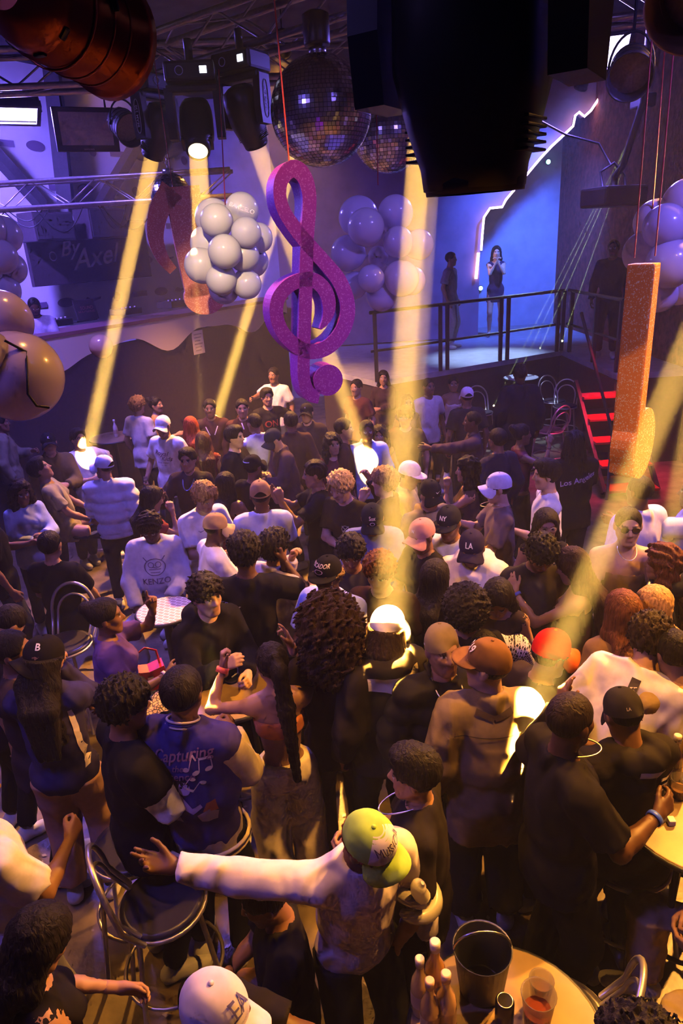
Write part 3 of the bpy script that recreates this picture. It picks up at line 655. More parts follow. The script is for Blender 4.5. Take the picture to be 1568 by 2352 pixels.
cluster((-20, 800), 2.9, [(2, 738, 126, .05, 'dark upper large balloon'), (40, 864, 186, -.05, 'pale large pear balloon'), (-40, 820, 120, -.12, 'dark half-cut balloon')], 'large balloons near the viewer', 'tied with black ribbon near the viewer', GRY)
balloon(232, 795, 50, 9.6, 'small orange-lit balloon fixed to the scalloped fascia', None, (.8, .5, .3))
rb = MB().tube([at_r(10, 782, 2.7), at_r(60, 808, 2.72), at_r(62, 850, 2.68), at_r(64, 905, 2.68), at_r(84, 932, 2.7), at_r(112, 936, 2.74)], .005, 6).build('balloon_ribbon', BLACKP_M); tag(rb, 'black ribbon curling over the pale large balloon', 'ribbon')
for (a, b, l) in ((at_r(868, 425, 5.1), at_r(862, 130, 5.6), 'red string holding the lavender balloon bunch'), (at_r(517, 470, 5.2), at_r(502, 160, 6.0), 'red string holding the white balloon bunch'), (at_r(1498, 480, 4.6), at_r(1530, 60, 4.9), 'red string holding the bunch behind the orange note')):
    o = MB().tube([a, b], .004, 5).build('balloon_string', MATS['red_string']); tag(o, l, 'string')

# ------------------------------------------------------------------ booth gear
def on_counter(px, py, z=TOPZ): return at_z(px, py, z)
def gear(name, px, py, d, label, cat, parts):
    p = on_counter(px, py); e = empty(name, (p[0], p[1], TOPZ + .005), math.atan2(BU[1], BU[0]), label, cat)
    MB().bbox((0, 0, d[2] / 2), d, .012).build('body', BLACKP_M, e)
    for i in range(parts): MB().lathe([(.016, 0), (.014, .025), (0, .026)], (-d[0] / 2 + d[0] * (i + .5) / parts, -d[1] * .2, d[2]), 10).build('knob', PLAST_M, e, (.6, .5, .6))
    return e
gear('mixing_console', 108, 752, (.7, .4, .1), 'black mixing console with lit knobs on the booth counter', 'console', 9)
gear('media_player', 290, 722, (.4, .4, .1), 'black media player on the booth counter before the white wall', 'player', 4)
gear('media_player', 395, 706, (.42, .4, .12), 'dark media player near the pink note on the counter', 'player', 4)
p = on_counter(192, 738); lp = empty('laptop', (p[0], p[1], TOPZ + .005), math.atan2(BU[1], BU[0]), 'open dark laptop with printed lid on the booth counter', 'laptop')
MB().bbox((0, .05, .012), (.42, .3, .024), .006).build('keyboard_base', BLACKP_M, lp); l_ = MB().bbox((0, -.1, .18), (.42, .02, .33), .006, np.array([[1, 0, 0], [0, .97, .24], [0, -.24, .97]])).build('lid', DARKP_M, lp)
for (t_, z_) in (('SOUND', .21), ('MACHINE', .14)): flat_text('lid_lettering', t_, .075, (0, -.118 - (z_ - .18) * .24, z_), (1, 0, 0), (0, -.24 * -1 * -1 * 0 + .0, 1), .012, lp, (.45, .15, .18))
# notice on the booth front
c = at_r(533, 788, 12.2); tt = float((c[:2] - BA) @ BU); nt_ = empty('notice_sheet', bp(tt, -.01, c[2]), 0, 'pale paper notice taped to the dark booth front', 'notice')
MB().box((0, 0, 0), (.28, .012, .40), BR).build('paper', mat('paper', color=(.75, .62, .5), rough=.8), nt_)
for i in range(6): MB().box(BR @ np.array([-.01 * (i % 3), -.008, .14 - .055 * i]), (.2 - .03 * (i % 3), .004, .018), BR).build('text_line', PRINT_M, nt_, (.35, .25, .2))

# ------------------------------------------------------------------ furniture
TOP_M = mat('wood_laminate', color=(.36, .24, .12), rough=.35, noise=.2, nscale=8)
STEEL_M = mat('chair_steel', color=(.55, .5, .48), rough=.35, metal=.8)
def pattern_mat():
    m = mat('chequer_tabletop', color=(.5, .42, .42), rough=.3); nt = m.node_tree; N = nt.nodes; b = N['Principled BSDF']
    tc = N.new('ShaderNodeTexCoord'); mp = N.new('ShaderNodeMapping'); mp.inputs['Rotation'].default_value[2] = .5; mp.inputs['Scale'].default_value = (26, 26, 26)
    br = N.new('ShaderNodeTexBrick'); br.inputs['Color1'].default_value = (.50, .40, .42, 1); br.inputs['Color2'].default_value = (.44, .34, .38, 1); br.inputs['Mortar'].default_value = (.9, .85, .9, 1); br.inputs['Scale'].default_value = 1.0; br.inputs['Mortar Size'].default_value = .09; br.offset = .5; br.inputs['Brick Width'].default_value = 1.4; br.inputs['Row Height'].default_value = .9
    nt.links.new(tc.outputs['Object'], mp.inputs[0]); nt.links.new(mp.outputs[0], br.inputs['Vector']); nt.links.new(br.outputs['Color'], b.inputs['Base Color']); return m
def table(x, y, z, r, label, top=None, legs=4):
    e = empty('bar_table', (x, y, 0), 0, label, 'table')
    MB().lathe([(r - .01, z - .03), (r, z - .025), (r, z - .005), (r - .008, z)], n=40).build('table_top', top or TOP_M, e)
    MB().tube([(r * math.cos(a), r * math.sin(a), z - .016) for a in np.linspace(0, 6.283, 40, endpoint=False)], .014, 6, closed=True).build('edge_band', BLACKM_M, e)
    if legs == 4:
        for i in range(4):
            a = math.pi / 4 + i * math.pi / 2; MB().tube([(r * .55 * math.cos(a), r * .55 * math.sin(a), z - .03), (r * .8 * math.cos(a), r * .8 * math.sin(a), 0)], .017, 8).build('leg', BLACKM_M, e)
        MB().tube([(r * .7 * math.cos(a), r * .7 * math.sin(a), .35) for a in np.linspace(0, 6.283, 30, endpoint=False)], .012, 6, closed=True).build('foot_ring', BLACKM_M, e)
    else:
        MB().tube([(0, 0, z - .03), (0, 0, .02)], .035, 10).build('post', BLACKM_M, e); MB().lathe([(.26, 0), (.26, .015), (.06, .04)], n=24).build('base_plate', BLACKM_M, e)
    return e
def table_px(px, py, z, r, label, **k): p = at_z(px, py, z); return table(p[0], p[1], z, r, label, **k), p
table_px(380, 1400, 1.03, .22, 'round bar table with bright chequered top beside the curly-haired man', top=pattern_mat(), legs=1)
table_px(535, 1582, 1.03, .30, 'round amber wood bar table behind the varsity jacket')
table_px(1606, 1862, 1.03, .37, 'round wooden bar table at the edge behind the bearded man')
table_px(1165, 2385, 1.03, .33, 'round wooden bar table with bottles at the bottom edge')
table_px(262, 1003, 1.05, .36, 'round bar table under the booth beside the white shirts', legs=1)
table_px(1196, 866, 1.2, .30, 'round pale bar table in front of the stage', top=mat('pale_top', color=(.5, .5, .55), rough=.3), legs=1)
def bar_chair(label, px, py, z, yaw, seat_col=(.02, .02, .03), group='tubular bar chairs'):
    p = at_z(px, py, z); e = empty('bar_chair', (p[0], p[1], 0), yaw * math.pi / 180, label, 'chair', group)
    MB().lathe([(.17, z - .035), (.195, z - .02), (.195, z - .004), (.17, z)], n=28).build('seat', mat('seat_vinyl', color=(.035, .03, .05), rough=.35), e)
    MB().tube([(.2 * math.cos(a), .2 * math.sin(a), z - .03) for a in np.linspace(0, 6.283, 28, endpoint=False)], .012, 6, closed=True).build('seat_ring', STEEL_M, e)
    for sx in (-1, 1):
        for sy in (-1, 1):
            MB().tube([(sx * .14, sy * .14, z - .03), (sx * .21, sy * .21, 0)], .0125, 8).build('leg', STEEL_M, e)
    MB().tube([(.235 * math.cos(a), .235 * math.sin(a), .3) for a in np.linspace(0, 6.283, 30, endpoint=False)], .010, 6, closed=True).build('foot_ring', STEEL_M, e)
    for (w_, h_, nm) in ((.2, .40, 'back_hoop'), (.15, .30, 'inner_hoop')):
        pts = [(-w_ * .9, -.12, z - .02)] + [(w_ * math.cos(t) * (1 if abs(math.cos(t)) < 2 else 1), -.2 - .06 * math.sin(t), z + .12 + (h_ - .12) * math.sin(t) ** .8) for t in np.linspace(math.pi, 0, 18)] + [(w_ * .9, -.12, z - .02)]
        MB().tube(pts, .0135 if w_ > .18 else .010, 8).build(nm, STEEL_M, e)
    return e
bar_chair('empty tubular bar chair with violet-lit seat in the lower corner', 372, 2065, .72, -65)
bar_chair('tubular bar chair back behind the pointing woman', 150, 1475, .72, 170)
bar_chair('tubular bar chair whose hoop back curves beside the bottle table', 1290, 2345, .62, 60)
bar_chair('bar chair with blue-lit hoop nearest the stage corner', 1272, 918, .72, 200)
bar_chair('bar chair standing before the red steps', 1298, 930, .72, 160)
bar_chair('bar chair with thin legs behind the raised-arm woman', 1262, 985, .72, 30)
bar_chair('bar chair with yellow-green rim beside the white cap', 1105, 945, .72, 190)
bar_chair('empty bar chair half under the outstretched hand', 300, 1935, .72, 100)
bar_chair('bar chair beside the bearded man by the edge table', 1440, 1960, .66, 120)

GLASS_M = mat('clear_plastic', color=(.9, .85, .8), rough=.12, trans=.9, alpha=.55)
def cup(p, label, s=1.0, tilt=None, liquid=(.4, .2, .08)):
    e = empty('plastic_cup', p, 0, label, 'cup', 'plastic cups'); 
    if tilt: e.rotation_euler = tilt
    MB().lathe([(.026 * s, 0), (.028 * s, .003), (.038 * s, .10 * s), (.040 * s, .102 * s), (.036 * s, .1 * s), (.026 * s, .005)], n=20, cap=(True, False)).build('wall', GLASS_M, e)
    MB().lathe([(.025 * s, .004), (.031 * s, .05 * s)], n=18).build('drink', mat('drink_%.2f' % liquid[0], color=liquid, rough=.1), e); return e
def bottle(p, label, col, s=1.0, capc=(.8, .7, .6), tilt=None):
    e = empty('bottle', p, 0, label, 'bottle', 'bottles'); 
    if tilt: e.rotation_euler = tilt
    MB().lathe([(.031 * s, 0), (.034 * s, .01), (.034 * s, .13 * s), (.028 * s, .165 * s), (.014 * s, .20 * s), (.013 * s, .235 * s), (.0145 * s, .24 * s)], n=20).build('body', mat('bottle_%.2f_%.2f' % (col[0], col[1]), color=col, rough=.12, coat=.5), e)
    MB().lathe([(.0155 * s, .23 * s), (.0165 * s, .262 * s), (.012 * s, .266 * s)], n=14).build('cap', PLAST_M, e, capc)
    MB().lathe([(.0345 * s, .05 * s), (.0345 * s, .11 * s)], n=20, cap=(False, False)).build('paper_label', PRINT_M, e, (.5, .35, .25)); return e
TZ = 1.031
bottle(at_z(966, 2320, TZ), 'pale round-capped bottle at the edge of the bottle group', (.55, .38, .16), 1.0)
bottle(at_z(1000, 2300, TZ), 'tall amber bottle rising behind the others', (.45, .22, .07), 1.15)
bottle(at_z(988, 2372, TZ), 'bottle with matt pink cap in the front of the group', (.5, .3, .15), 1.0, (.75, .45, .35))
bottle(at_z(1024, 2362, TZ), 'bottle with bright pinkish cap beside the can', (.55, .33, .2), 1.05, (.9, .6, .5))
e = empty('drink_can', at_z(1157, 2350, TZ), 0, 'black drink can with silver open top on the bottle table', 'can'); MB().lathe([(.026, 0), (.032, .012), (.032, .108), (.027, .118)], n=22).build('body', mat('can_black', color=(.015, .012, .015), rough=.3, metal=.5), e); MB().lathe([(.027, .118), (.025, .120), (.024, .116), (.001, .116)], n=22, cap=(False, False)).build('lid', METAL_M, e, (.8, .78, .75)); MB().lathe([(.009, .1165), (.0, .1175)], (.01, 0, 0), 10).build('opening', BLACKP_M, e)
cup(at_z(1240, 2300, TZ), 'empty clear plastic cup behind the tipped glass', 1.1)
cup(at_z(1232, 2352, TZ), 'clear cup with reddish drink at the table edge', 1.5, None, (.3, .06, .02))
p = at_z(1105, 2262, 1.04); ck = empty('ice_bucket', (p[0], p[1], TZ), 0, 'dark ice bucket standing on the bottle table', 'bucket'); MB().lathe([(.075, 0), (.08, .01), (.10, .2), (.105, .205), (.098, .2), (.075, .01)], n=28, cap=(True, False)).build('pail', BLACKP_M, ck); MB().tube([(.1 * math.cos(t), 0, .2 + .08 * math.sin(t)) for t in np.linspace(0, math.pi, 12)], .005, 6).build('handle', METAL_M, ck, (.4, .4, .4))
bottle(at_z(268, 1003, 1.052), 'clear water bottle on the bar table under the booth', (.7, .6, .55), 1.0, (.9, .9, .9))
bottle(at_z(1540, 1800, TZ), 'dark bottle on the edge table behind the bearded man', (.05, .02, .02), 1.1)
cup(at_z(1556, 1830, TZ), 'cup with pale rim on the edge table', 1.1)
for i, (px_, py_) in enumerate(((1518, 1886), (1540, 1892))):
    o = MB().bbox(at_z(px_, py_, TZ) + np.array([0, 0, .016]), (.035, .03, .028), .004, RZ_(.5 + i)).build('ice_cube_box', mat('white_card', color=(.8, .75, .75), rough=.5)); tag(o, ['small white box on the edge table, nearer the rim', 'small pinkish white box on the edge table, nearer the bottle'][i], 'box')
cup(at_z(470, 1572, TZ), 'plastic cup with pink straw on the amber table', 1.1, None, (.3, .1, .1))
e = empty('ashtray', at_z(533, 1562, TZ), 0, 'small black ashtray with a white cigarette on the amber table', 'ashtray'); MB().lathe([(.045, 0), (.05, .02), (.044, .02), (.038, .006)], n=20).build('dish', BLACKP_M, e); MB().tube([(.0, .0, .022), (.05, .05, .03)], .004, 6).build('cigarette', PLAST_M, e, (.9, .85, .8))
# red handbag and patterned scarf on a stool
sp = at_z(345, 1560, .86); hb = empty('handbag', (sp[0], sp[1], .80), .4, 'bright red handbag standing beside the amber table', 'bag')
MB().prism([(-.13, 0), (.13, 0), (.10, .17), (.0, .15), (-.10, .17)], -.055, .055, np.array([[1., 0, 0], [0, 0, -1], [0, 1, 0]])).build('body', mat('red_leather', color=(.55, .02, .03), rough=.35), hb)
MB().tube([(-.08, 0, .16), (-.07, 0, .27), (0, 0, .31), (.07, 0, .27), (.08, 0, .16)], .008, 6).build('handle', MATS['red_leather'], hb); MB().bbox((0, -.06, .1), (.04, .01, .03), .003).build('clasp', METAL_M, hb, (.8, .7, .5))
scm = mat('leopard_cloth', color=(.6, .4, .15), rough=.8); nt = scm.node_tree; N = nt.nodes; tc = N.new('ShaderNodeTexCoord'); vo = N.new('ShaderNodeTexVoronoi'); vo.feature = 'DISTANCE_TO_EDGE'; vo.inputs['Scale'].default_value = 45; rp = N.new('ShaderNodeValToRGB'); rp.color_ramp.elements[0].position = .06; rp.color_ramp.elements[0].color = (.02, .015, .03, 1); rp.color_ramp.elements[1].position = .12; rp.color_ramp.elements[1].color = (.75, .5, .25, 1)
nt.links.new(tc.outputs['Object'], vo.inputs['Vector']); nt.links.new(vo.outputs['Distance'], rp.inputs[0]); nt.links.new(rp.outputs[0], N['Principled BSDF'].inputs['Base Color'])
sp2 = at_z(352, 1615, .86); P, Q = [], []
for i in range(9):
    for j in range(9):
        u, v = i / 8 - .5, j / 8 - .5; P.append((sp2[0] + u * .2 + v * .08, sp2[1] + v * .26, .835 + .03 * math.sin(u * 9) * math.cos(v * 7)))
for i in range(8):
    for j in range(8): q = i * 9 + j; Q.append((q, q + 9, q + 10, q + 1))
sf = MB().add(P, Q, True).build('scarf', scm); tag(sf, 'leopard patterned scarf lying by the red handbag', 'scarf')
e = empty('stool', (sp[0] + .01, sp[1] - .06, 0), 0, 'padded stool carrying the red handbag and scarf', 'stool'); MB().lathe([(.2, .74), (.22, .76), (.22, .79), (.2, .80)], n=28).build('seat', mat('blue_vinyl', color=(.10, .14, .4), rough=.4), e); 
for i in range(4): a = math.pi / 4 + i * math.pi / 2; MB().tube([(.14 * math.cos(a), .14 * math.sin(a), .74), (.2 * math.cos(a), .2 * math.sin(a), 0)], .0125, 8).build('leg', STEEL_M, e)
# confetti trodden on the floor
rr = random.Random(11); m = MB()
for i in range(900):
    x, y = rr.uniform(-4.5, 5.2), rr.uniform(.3, 10.5); a = rr.random() * 6.28; s = rr.uniform(.012, .03); tl = rr.uniform(-.3, .3)
    c, s_ = math.cos(a) * s, math.sin(a) * s; z = .004 + abs(tl) * s * .6
    m.add([(x - c, y - s_, z - tl * s * .5), (x + s_ * .6, y - c * .6, z), (x + c, y + s_, z + tl * s * .5), (x - s_ * .6, y + c * .6, z)], [(0, 1, 2, 3)])
cf = m.build('confetti', mat('foil', color=(.8, .7, .5), rough=.25, metal=.6)); tag(cf, 'foil confetti flakes trodden over the dance floor', 'confetti', kind='stuff')

# housings of the stage lamps and the added wash and key lamps
for lo in [q for q in bpy.data.objects if q.type == 'LIGHT' and q.name.split('.')[0] in ('wash_lamp_added', 'key_lamp_added', 'stage_lamp')]:
    Rm = np.array(lo.rotation_euler.to_matrix()); ax = -Rm[:, 2]; L = np.array(lo.location); R = .115
    nm = {'wash_lamp_added': 'amber wash par can', 'key_lamp_added': 'warm key par can', 'stage_lamp': 'blue stage par can'}[lo.name.split('.')[0]]
    where = ('over the stage' if L[1] > 11.5 else 'over the booth side' if L[0] < -2 else 'over the brick wall side' if L[0] > 4 else 'over the dance floor middle') + ', %s the balcony' % ('near' if L[1] < 2 else 'a few steps from' if L[1] < 5 else 'far from')
    if lo.name.startswith('key'): where = 'by the balcony, aimed at the ' + ('orange note' if L[0] > 1 else 'white balloon bunch')
    if lo.name.startswith('stage') and L[0] > 4: where += ', nearer the brick wall'
    if lo.name.startswith('wash') and abs(L[0] + .1) < .15 and L[1] < 5: where = 'straight over the woman with the ponytail'
    par_can(L - ax * .08, ax, R, .3, nm + ' hanging ' + where, blk)
# ------------------------------------------------------------------ signed-distance figures
V3 = lambda *a: np.array(a, float)
def nrm(v):
    v = np.asarray(v, float); return v / (np.linalg.norm(v) + 1e-9)
def RX(a): c, s = math.cos(a), math.sin(a); return np.array([[1, 0, 0], [0, c, -s], [0, s, c]])
def RY(a): c, s = math.cos(a), math.sin(a); return np.array([[c, 0, s], [0, 1, 0], [-s, 0, c]])
def RZ(a): c, s = math.cos(a), math.sin(a); return np.array([[c, -s, 0], [s, c, 0], [0, 0, 1]])
D2R = math.pi / 180

class Field:
    def __init__(f, lo, hi, v):
        f.v = v; f.lo = np.asarray(lo, float) - 2 * v
        n = np.ceil((np.asarray(hi) + 2 * v - f.lo) / v).astype(int) + 1
        f.ax = [f.lo[i] + v * np.arange(n[i]) for i in range(3)]
        f.F = np.full(n, 9.0, np.float32)
    def sub(f, lo, hi):
        n = f.F.shape
        a = [max(0, int((lo[i] - f.lo[i]) / f.v)) for i in range(3)]
        b = [min(n[i], int((hi[i] - f.lo[i]) / f.v) + 2) for i in range(3)]
        if any(b[i] <= a[i] for i in range(3)): return None
        sl = tuple(slice(a[i], b[i]) for i in range(3))
        X = f.ax[0][sl[0]][:, None, None].astype(np.float32); Y = f.ax[1][sl[1]][None, :, None].astype(np.float32); Z = f.ax[2][sl[2]][None, None, :].astype(np.float32)
        return sl, X, Y, Z
    def put(f, sl, d, k, op):
        A = f.F[sl]
        if op == 'cut':
            h = np.maximum(k - np.abs(A + d), 0) / k
            f.F[sl] = np.maximum(A, -d) + h * h * k * .25
        else:
            h = np.maximum(k - np.abs(A - d), 0) / k
            f.F[sl] = np.minimum(A, d) - h * h * k * .25
    def rc(f, a, b, r1, r2, k=.02, op='add', caps=()):
        a = np.asarray(a, float); b = np.asarray(b, float); m = max(r1, r2) + k + 2 * f.v
        s = f.sub(np.minimum(a, b) - m, np.maximum(a, b) + m)
        if s is None: return
        sl, X, Y, Z = s; ba = b - a; L2 = float(ba @ ba) + 1e-9
        x, y, z = X - a[0], Y - a[1], Z - a[2]
        t = np.clip((x * ba[0] + y * ba[1] + z * ba[2]) / L2, 0, 1)
        d = np.sqrt((x - t * ba[0]) ** 2 + (y - t * ba[1]) ** 2 + (z - t * ba[2]) ** 2) - (r1 + (r2 - r1) * t)
        for (c, nv) in caps:
            d = np.maximum(d, (X - c[0]) * nv[0] + (Y - c[1]) * nv[1] + (Z - c[2]) * nv[2])
        f.put(sl, d, k, op)
    def el(f, c, r, k=.02, R=None, op='add', caps=()):
        c = np.asarray(c, float); m = max(r) + k + 2 * f.v
        s = f.sub(c - m, c + m)
        if s is None: return
        sl, X, Y, Z = s; x, y, z = X - c[0], Y - c[1], Z - c[2]
        if R is not None:
            x, y, z = (x * R[0, 0] + y * R[1, 0] + z * R[2, 0], x * R[0, 1] + y * R[1, 1] + z * R[2, 1], x * R[0, 2] + y * R[1, 2] + z * R[2, 2])
        k0 = np.sqrt((x / r[0]) ** 2 + (y / r[1]) ** 2 + (z / r[2]) ** 2)
        k1 = np.sqrt((x / r[0] ** 2) ** 2 + (y / r[1] ** 2) ** 2 + (z / r[2] ** 2) ** 2) + 1e-6
        d = k0 * (k0 - 1) / k1
        for (cc, nv) in caps:
            d = np.maximum(d, (X - cc[0]) * nv[0] + (Y - cc[1]) * nv[1] + (Z - cc[2]) * nv[2])
        f.put(sl, d, k, op)
    def plane(f, c, n):
        d = (f.ax[0] - c[0])[:, None, None] * n[0] + (f.ax[1] - c[1])[None, :, None] * n[1] + (f.ax[2] - c[2])[None, None, :] * n[2]
        f.F = np.maximum(f.F, d.astype(np.float32))
    def grid(f):
        return f.ax[0][:, None, None], f.ax[1][None, :, None], f.ax[2][None, None, :]
    def folds(f, amp, seed, wl=.13):
        m, X, Y, Z = f.near(2.5 * f.v + 2 * amp); r = np.random.RandomState(seed); n = 0
        for w in (1, .62, .4):
            q = r.randn(3); q = q / np.linalg.norm(q); q[2] *= .55
            p = r.randn(3) * .6
            sn = np.sin((q[0] * X + q[1] * Y + q[2] * Z) * (3.14 / (wl * w)) + 2.6 * np.sin((p[0] * X + p[1] * Y + p[2] * Z) * 12 + r.rand() * 6) + r.rand() * 6)
            n = n + w * (1.6 * np.sqrt(np.abs(sn)) - 1.1)
        f.F[m] += (amp * .6 * n).astype(np.float32)
    def near(f, w):
        m = np.nonzero(np.abs(f.F) < w); return m, f.ax[0][m[0]].astype(np.float32), f.ax[1][m[1]].astype(np.float32), f.ax[2][m[2]].astype(np.float32)
    def curls(f, amp, seed, wl=.03):
        m, X, Y, Z = f.near(2.5 * f.v + 2 * amp); r = np.random.RandomState(seed); n = 0
        for i in range(4):
            q = r.randn(3); q /= np.linalg.norm(q); p = r.randn(3); p /= np.linalg.norm(p)
            n = n + np.sin((q[0] * X + q[1] * Y + q[2] * Z) * 6.28 / wl + r.rand() * 6 + 1.5 * np.sin((p[0] * X + p[1] * Y + p[2] * Z) * 3 / wl))
        f.F[m] += (amp * .5 * n).astype(np.float32)
    def mesh(f):
        F = f.F; s = F < 0
        nx, ny, nz = F.shape
        c = np.zeros((nx - 1, ny - 1, nz - 1), np.int8)
        CO = [(0, 0, 0), (1, 0, 0), (0, 1, 0), (1, 1, 0), (0, 0, 1), (1, 0, 1), (0, 1, 1), (1, 1, 1)]
        for (i, j, k) in CO:
            c += s[i:nx - 1 + i, j:ny - 1 + j, k:nz - 1 + k]
        m = (c > 0) & (c < 8)
        I, J, K = np.nonzero(m)
        if len(I) == 0: return np.zeros((0, 3)), np.zeros((0, 4), int)
        val = [F[I + i, J + j, K + k] for (i, j, k) in CO]
        acc = np.zeros((len(I), 3)); cnt = np.zeros(len(I))
        for a in range(8):
            for b in range(a + 1, 8):
                if bin(a ^ b).count('1') != 1: continue
                x = (val[a] < 0) != (val[b] < 0)
                t = np.where(x, val[a] / np.where(x, val[a] - val[b], 1), 0)
                ca, cb = np.array(CO[a], float), np.array(CO[b], float)
                acc += np.where(x[:, None], ca + t[:, None] * (cb - ca), 0); cnt += x
        P = f.lo + f.v * (np.stack([I, J, K], 1) + acc / cnt[:, None])
        idx = np.full(m.shape, -1); idx[m] = np.arange(len(I))
        Q = []
        def emit(e, fl, quad):
            q = np.stack(quad, 1)
            q = np.where(fl[:, None], q, q[:, ::-1]); Q.append(q[(q >= 0).all(1)])
        i, j, k = np.nonzero(s[:-1, 1:-1, 1:-1] != s[1:, 1:-1, 1:-1]); j += 1; k += 1
        emit(None, s[i, j, k], [idx[i, j - 1, k - 1], idx[i, j, k - 1], idx[i, j, k], idx[i, j - 1, k]])
        i, j, k = np.nonzero(s[1:-1, :-1, 1:-1] != s[1:-1, 1:, 1:-1]); i += 1; k += 1
        emit(None, s[i, j, k], [idx[i - 1, j, k - 1], idx[i - 1, j, k], idx[i, j, k], idx[i, j, k - 1]])
        i, j, k = np.nonzero(s[1:-1, 1:-1, :-1] != s[1:-1, 1:-1, 1:]); i += 1; j += 1
        emit(None, s[i, j, k], [idx[i - 1, j - 1, k], idx[i, j - 1, k], idx[i, j, k], idx[i - 1, j, k]])
        return P, np.concatenate(Q)

def quad_mesh(name, P, Q, cols=None):
    me = bpy.data.meshes.new(name)
    nv, nq = len(P), len(Q)
    me.vertices.add(nv); me.vertices.foreach_set('co', np.asarray(P, np.float32).ravel())
    me.loops.add(nq * 4); me.loops.foreach_set('vertex_index', np.asarray(Q, np.int32).ravel())
    me.polygons.add(nq)
    me.polygons.foreach_set('loop_start', np.arange(0, nq * 4, 4, dtype=np.int32))
    me.polygons.foreach_set('use_smooth', np.ones(nq, bool))
    if cols is not None:
        at = me.color_attributes.new('Col', 'FLOAT_COLOR', 'POINT')
        c4 = np.ones((nv, 4), np.float32); c4[:, :3] = cols
        at.data.foreach_set('color', c4.ravel())
    me.update(calc_edges=True)
    return me

def ik(a, t, l1, l2, pole):
    a = np.asarray(a, float); t = np.asarray(t, float); d = t - a; L = np.linalg.norm(d)
    u = d / (L + 1e-9)
    L = min(max(L, abs(l1 - l2) + .03), l1 + l2 - .004); t = a + u * L
    x = (L * L + l1 * l1 - l2 * l2) / (2 * L); h = math.sqrt(max(l1 * l1 - x * x, 0))
    p = np.asarray(pole, float); p = p - (p @ u) * u; p = nrm(p)
    return a + u * x + p * h, t

ARMS = {  # wrist relative to the shoulder (outward, forward, up), pole, finger curl, twist of the palm
    'down': ((.09, .05, -.50), (.5, -1, 0), .35), 'front': ((-.10, .32, -.22), (.6, -.3, -1), .6),
    'drink': ((-.07, .34, -.10), (.6, 0, -1), .75), 'phone': ((-.12, .34, -.18), (.6, 0, -1), .55),
    'mouth': ((-.13, .22, .06), (.5, .2, -1), .6), 'up': ((.08, .16, .48), (1, .2, -.2), .3),
    'upbent': ((.10, .26, .16), (.7, -.2, -1), .4), 'side': ((.52, .08, .02), (0, -.5, -1), .2),
    'fwd': ((-.02, .53, -.04), (.5, 0, -1), .3), 'hip': ((.13, .02, -.34), (1, -.4, 0), .5),
    'cross': ((-.24, .22, -.27), (.8, .1, -.6), .4), 'lap': ((-.07, .30, -.36), (.7, -.6, -.3), .4),
    'back': ((.14, -.16, -.46), (.5, -1, 0), .4), 'low': ((.02, .26, -.44), (.8, -.8, 0), .4),
}
SKIN = {'dark': (.105, .046, .024), 'brown': (.22, .105, .055), 'tan': (.38, .205, .115), 'light': (.55, .33, .21), 'olive': (.30, .155, .085)}

def head_field(f, Mh, C, s, female=False, ears=True):
    L = lambda x, y, z: C + Mh @ (np.array([x, y, z]) * s)
    f.el(L(0, -.012, .03), (.076 * s, .095 * s, .086 * s), .01, Mh)
    f.el(L(0, .024, -.035), (.059 * s, .064 * s, .082 * s), .03, Mh)
    f.rc(L(0, .058, -.096), L(0, .06, -.1), .023 * s, .022 * s, .03)
    for q in (-1, 1):
        f.rc(L(q * .05, .0, -.05), L(q * .022, .058, -.098), .021 * s, .018 * s, .03)
        f.rc(L(q * .036, .058, -.018), L(q * .03, .06, -.03), .026 * s, .024 * s, .02)
    f.rc(L(-.034, .074, .026), L(.034, .074, .026), .012 * s, .012 * s, .014)
    for q in (-1, 1):
        f.rc(L(q * .031, .104, .006), L(q * .033, .104, .006), .018 * s, .018 * s, .012, 'cut')
        f.rc(L(q * .031, .076, .005), L(q * .031, .0765, .005), .0135 * s, .0135 * s, .004)
    f.rc(L(0, .084, .014), L(0, .106, -.026), .0085 * s, .0125 * s, .012)
    for q in (-1, 1):
        f.rc(L(q * .011, .094, -.031), L(q * .013, .09, -.031), .009 * s, .009 * s, .008)
    f.rc(L(-.019, .083, -.06), L(.019, .083, -.06), .008 * s, .008 * s, .008)
    f.rc(L(-.016, .082, -.071), L(.016, .082, -.071), .0085 * s, .0085 * s, .008)
    if ears:
        for q in (-1, 1):
            f.el(L(q * .079, -.008, -.004), (.011 * s, .02 * s, .033 * s), .008, Mh)

def head_cols(P, Mh, C, s, skin, beard=0, lip=(.30, .09, .07), brow=None):
    l = (P - C) @ Mh / s
    x, y, z = np.abs(l[:, 0]), l[:, 1], l[:, 2]
    col = np.tile(np.array(skin), (len(P), 1))
    lipc = np.array(skin) * .55 + np.array(lip) * .45
    m = (x < .024) & (y > .078) & (np.abs(z + .0655) < .0125); col[m] = lipc
    hairc = np.array(brow if brow is not None else (.012, .008, .006))
    m = (x > .012) & (x < .05) & (y > .055) & (np.abs(z - .026 + .12 * np.abs(x - .034)) < .0065); col[m] = hairc * .8 + col[m] * .2
    de = np.sqrt((x - .031) ** 2 + (z - .005) ** 2)
    m = (y > .07) & (de < .0135) & (np.abs(z - .005) < .009); col[m] = (.55, .5, .46)
    m = (y > .07) & (de < .0065); col[m] = (.02, .012, .01)
    m = (y > .066) & (x > .018) & (x < .046) & (np.abs(z - .0135) < .004); col[m] = hairc
    if beard:
        m = (y > -.005) & (z < -.035 - .0 * x) & ~((x < .022) & (np.abs(z + .0655) < .011)) & ((x > .03) | (z < -.078) | ((z > -.056) & (z < -.044) & (x < .028)))
        col[m] = col[m] * (1 - beard) + hairc * beard
    return col

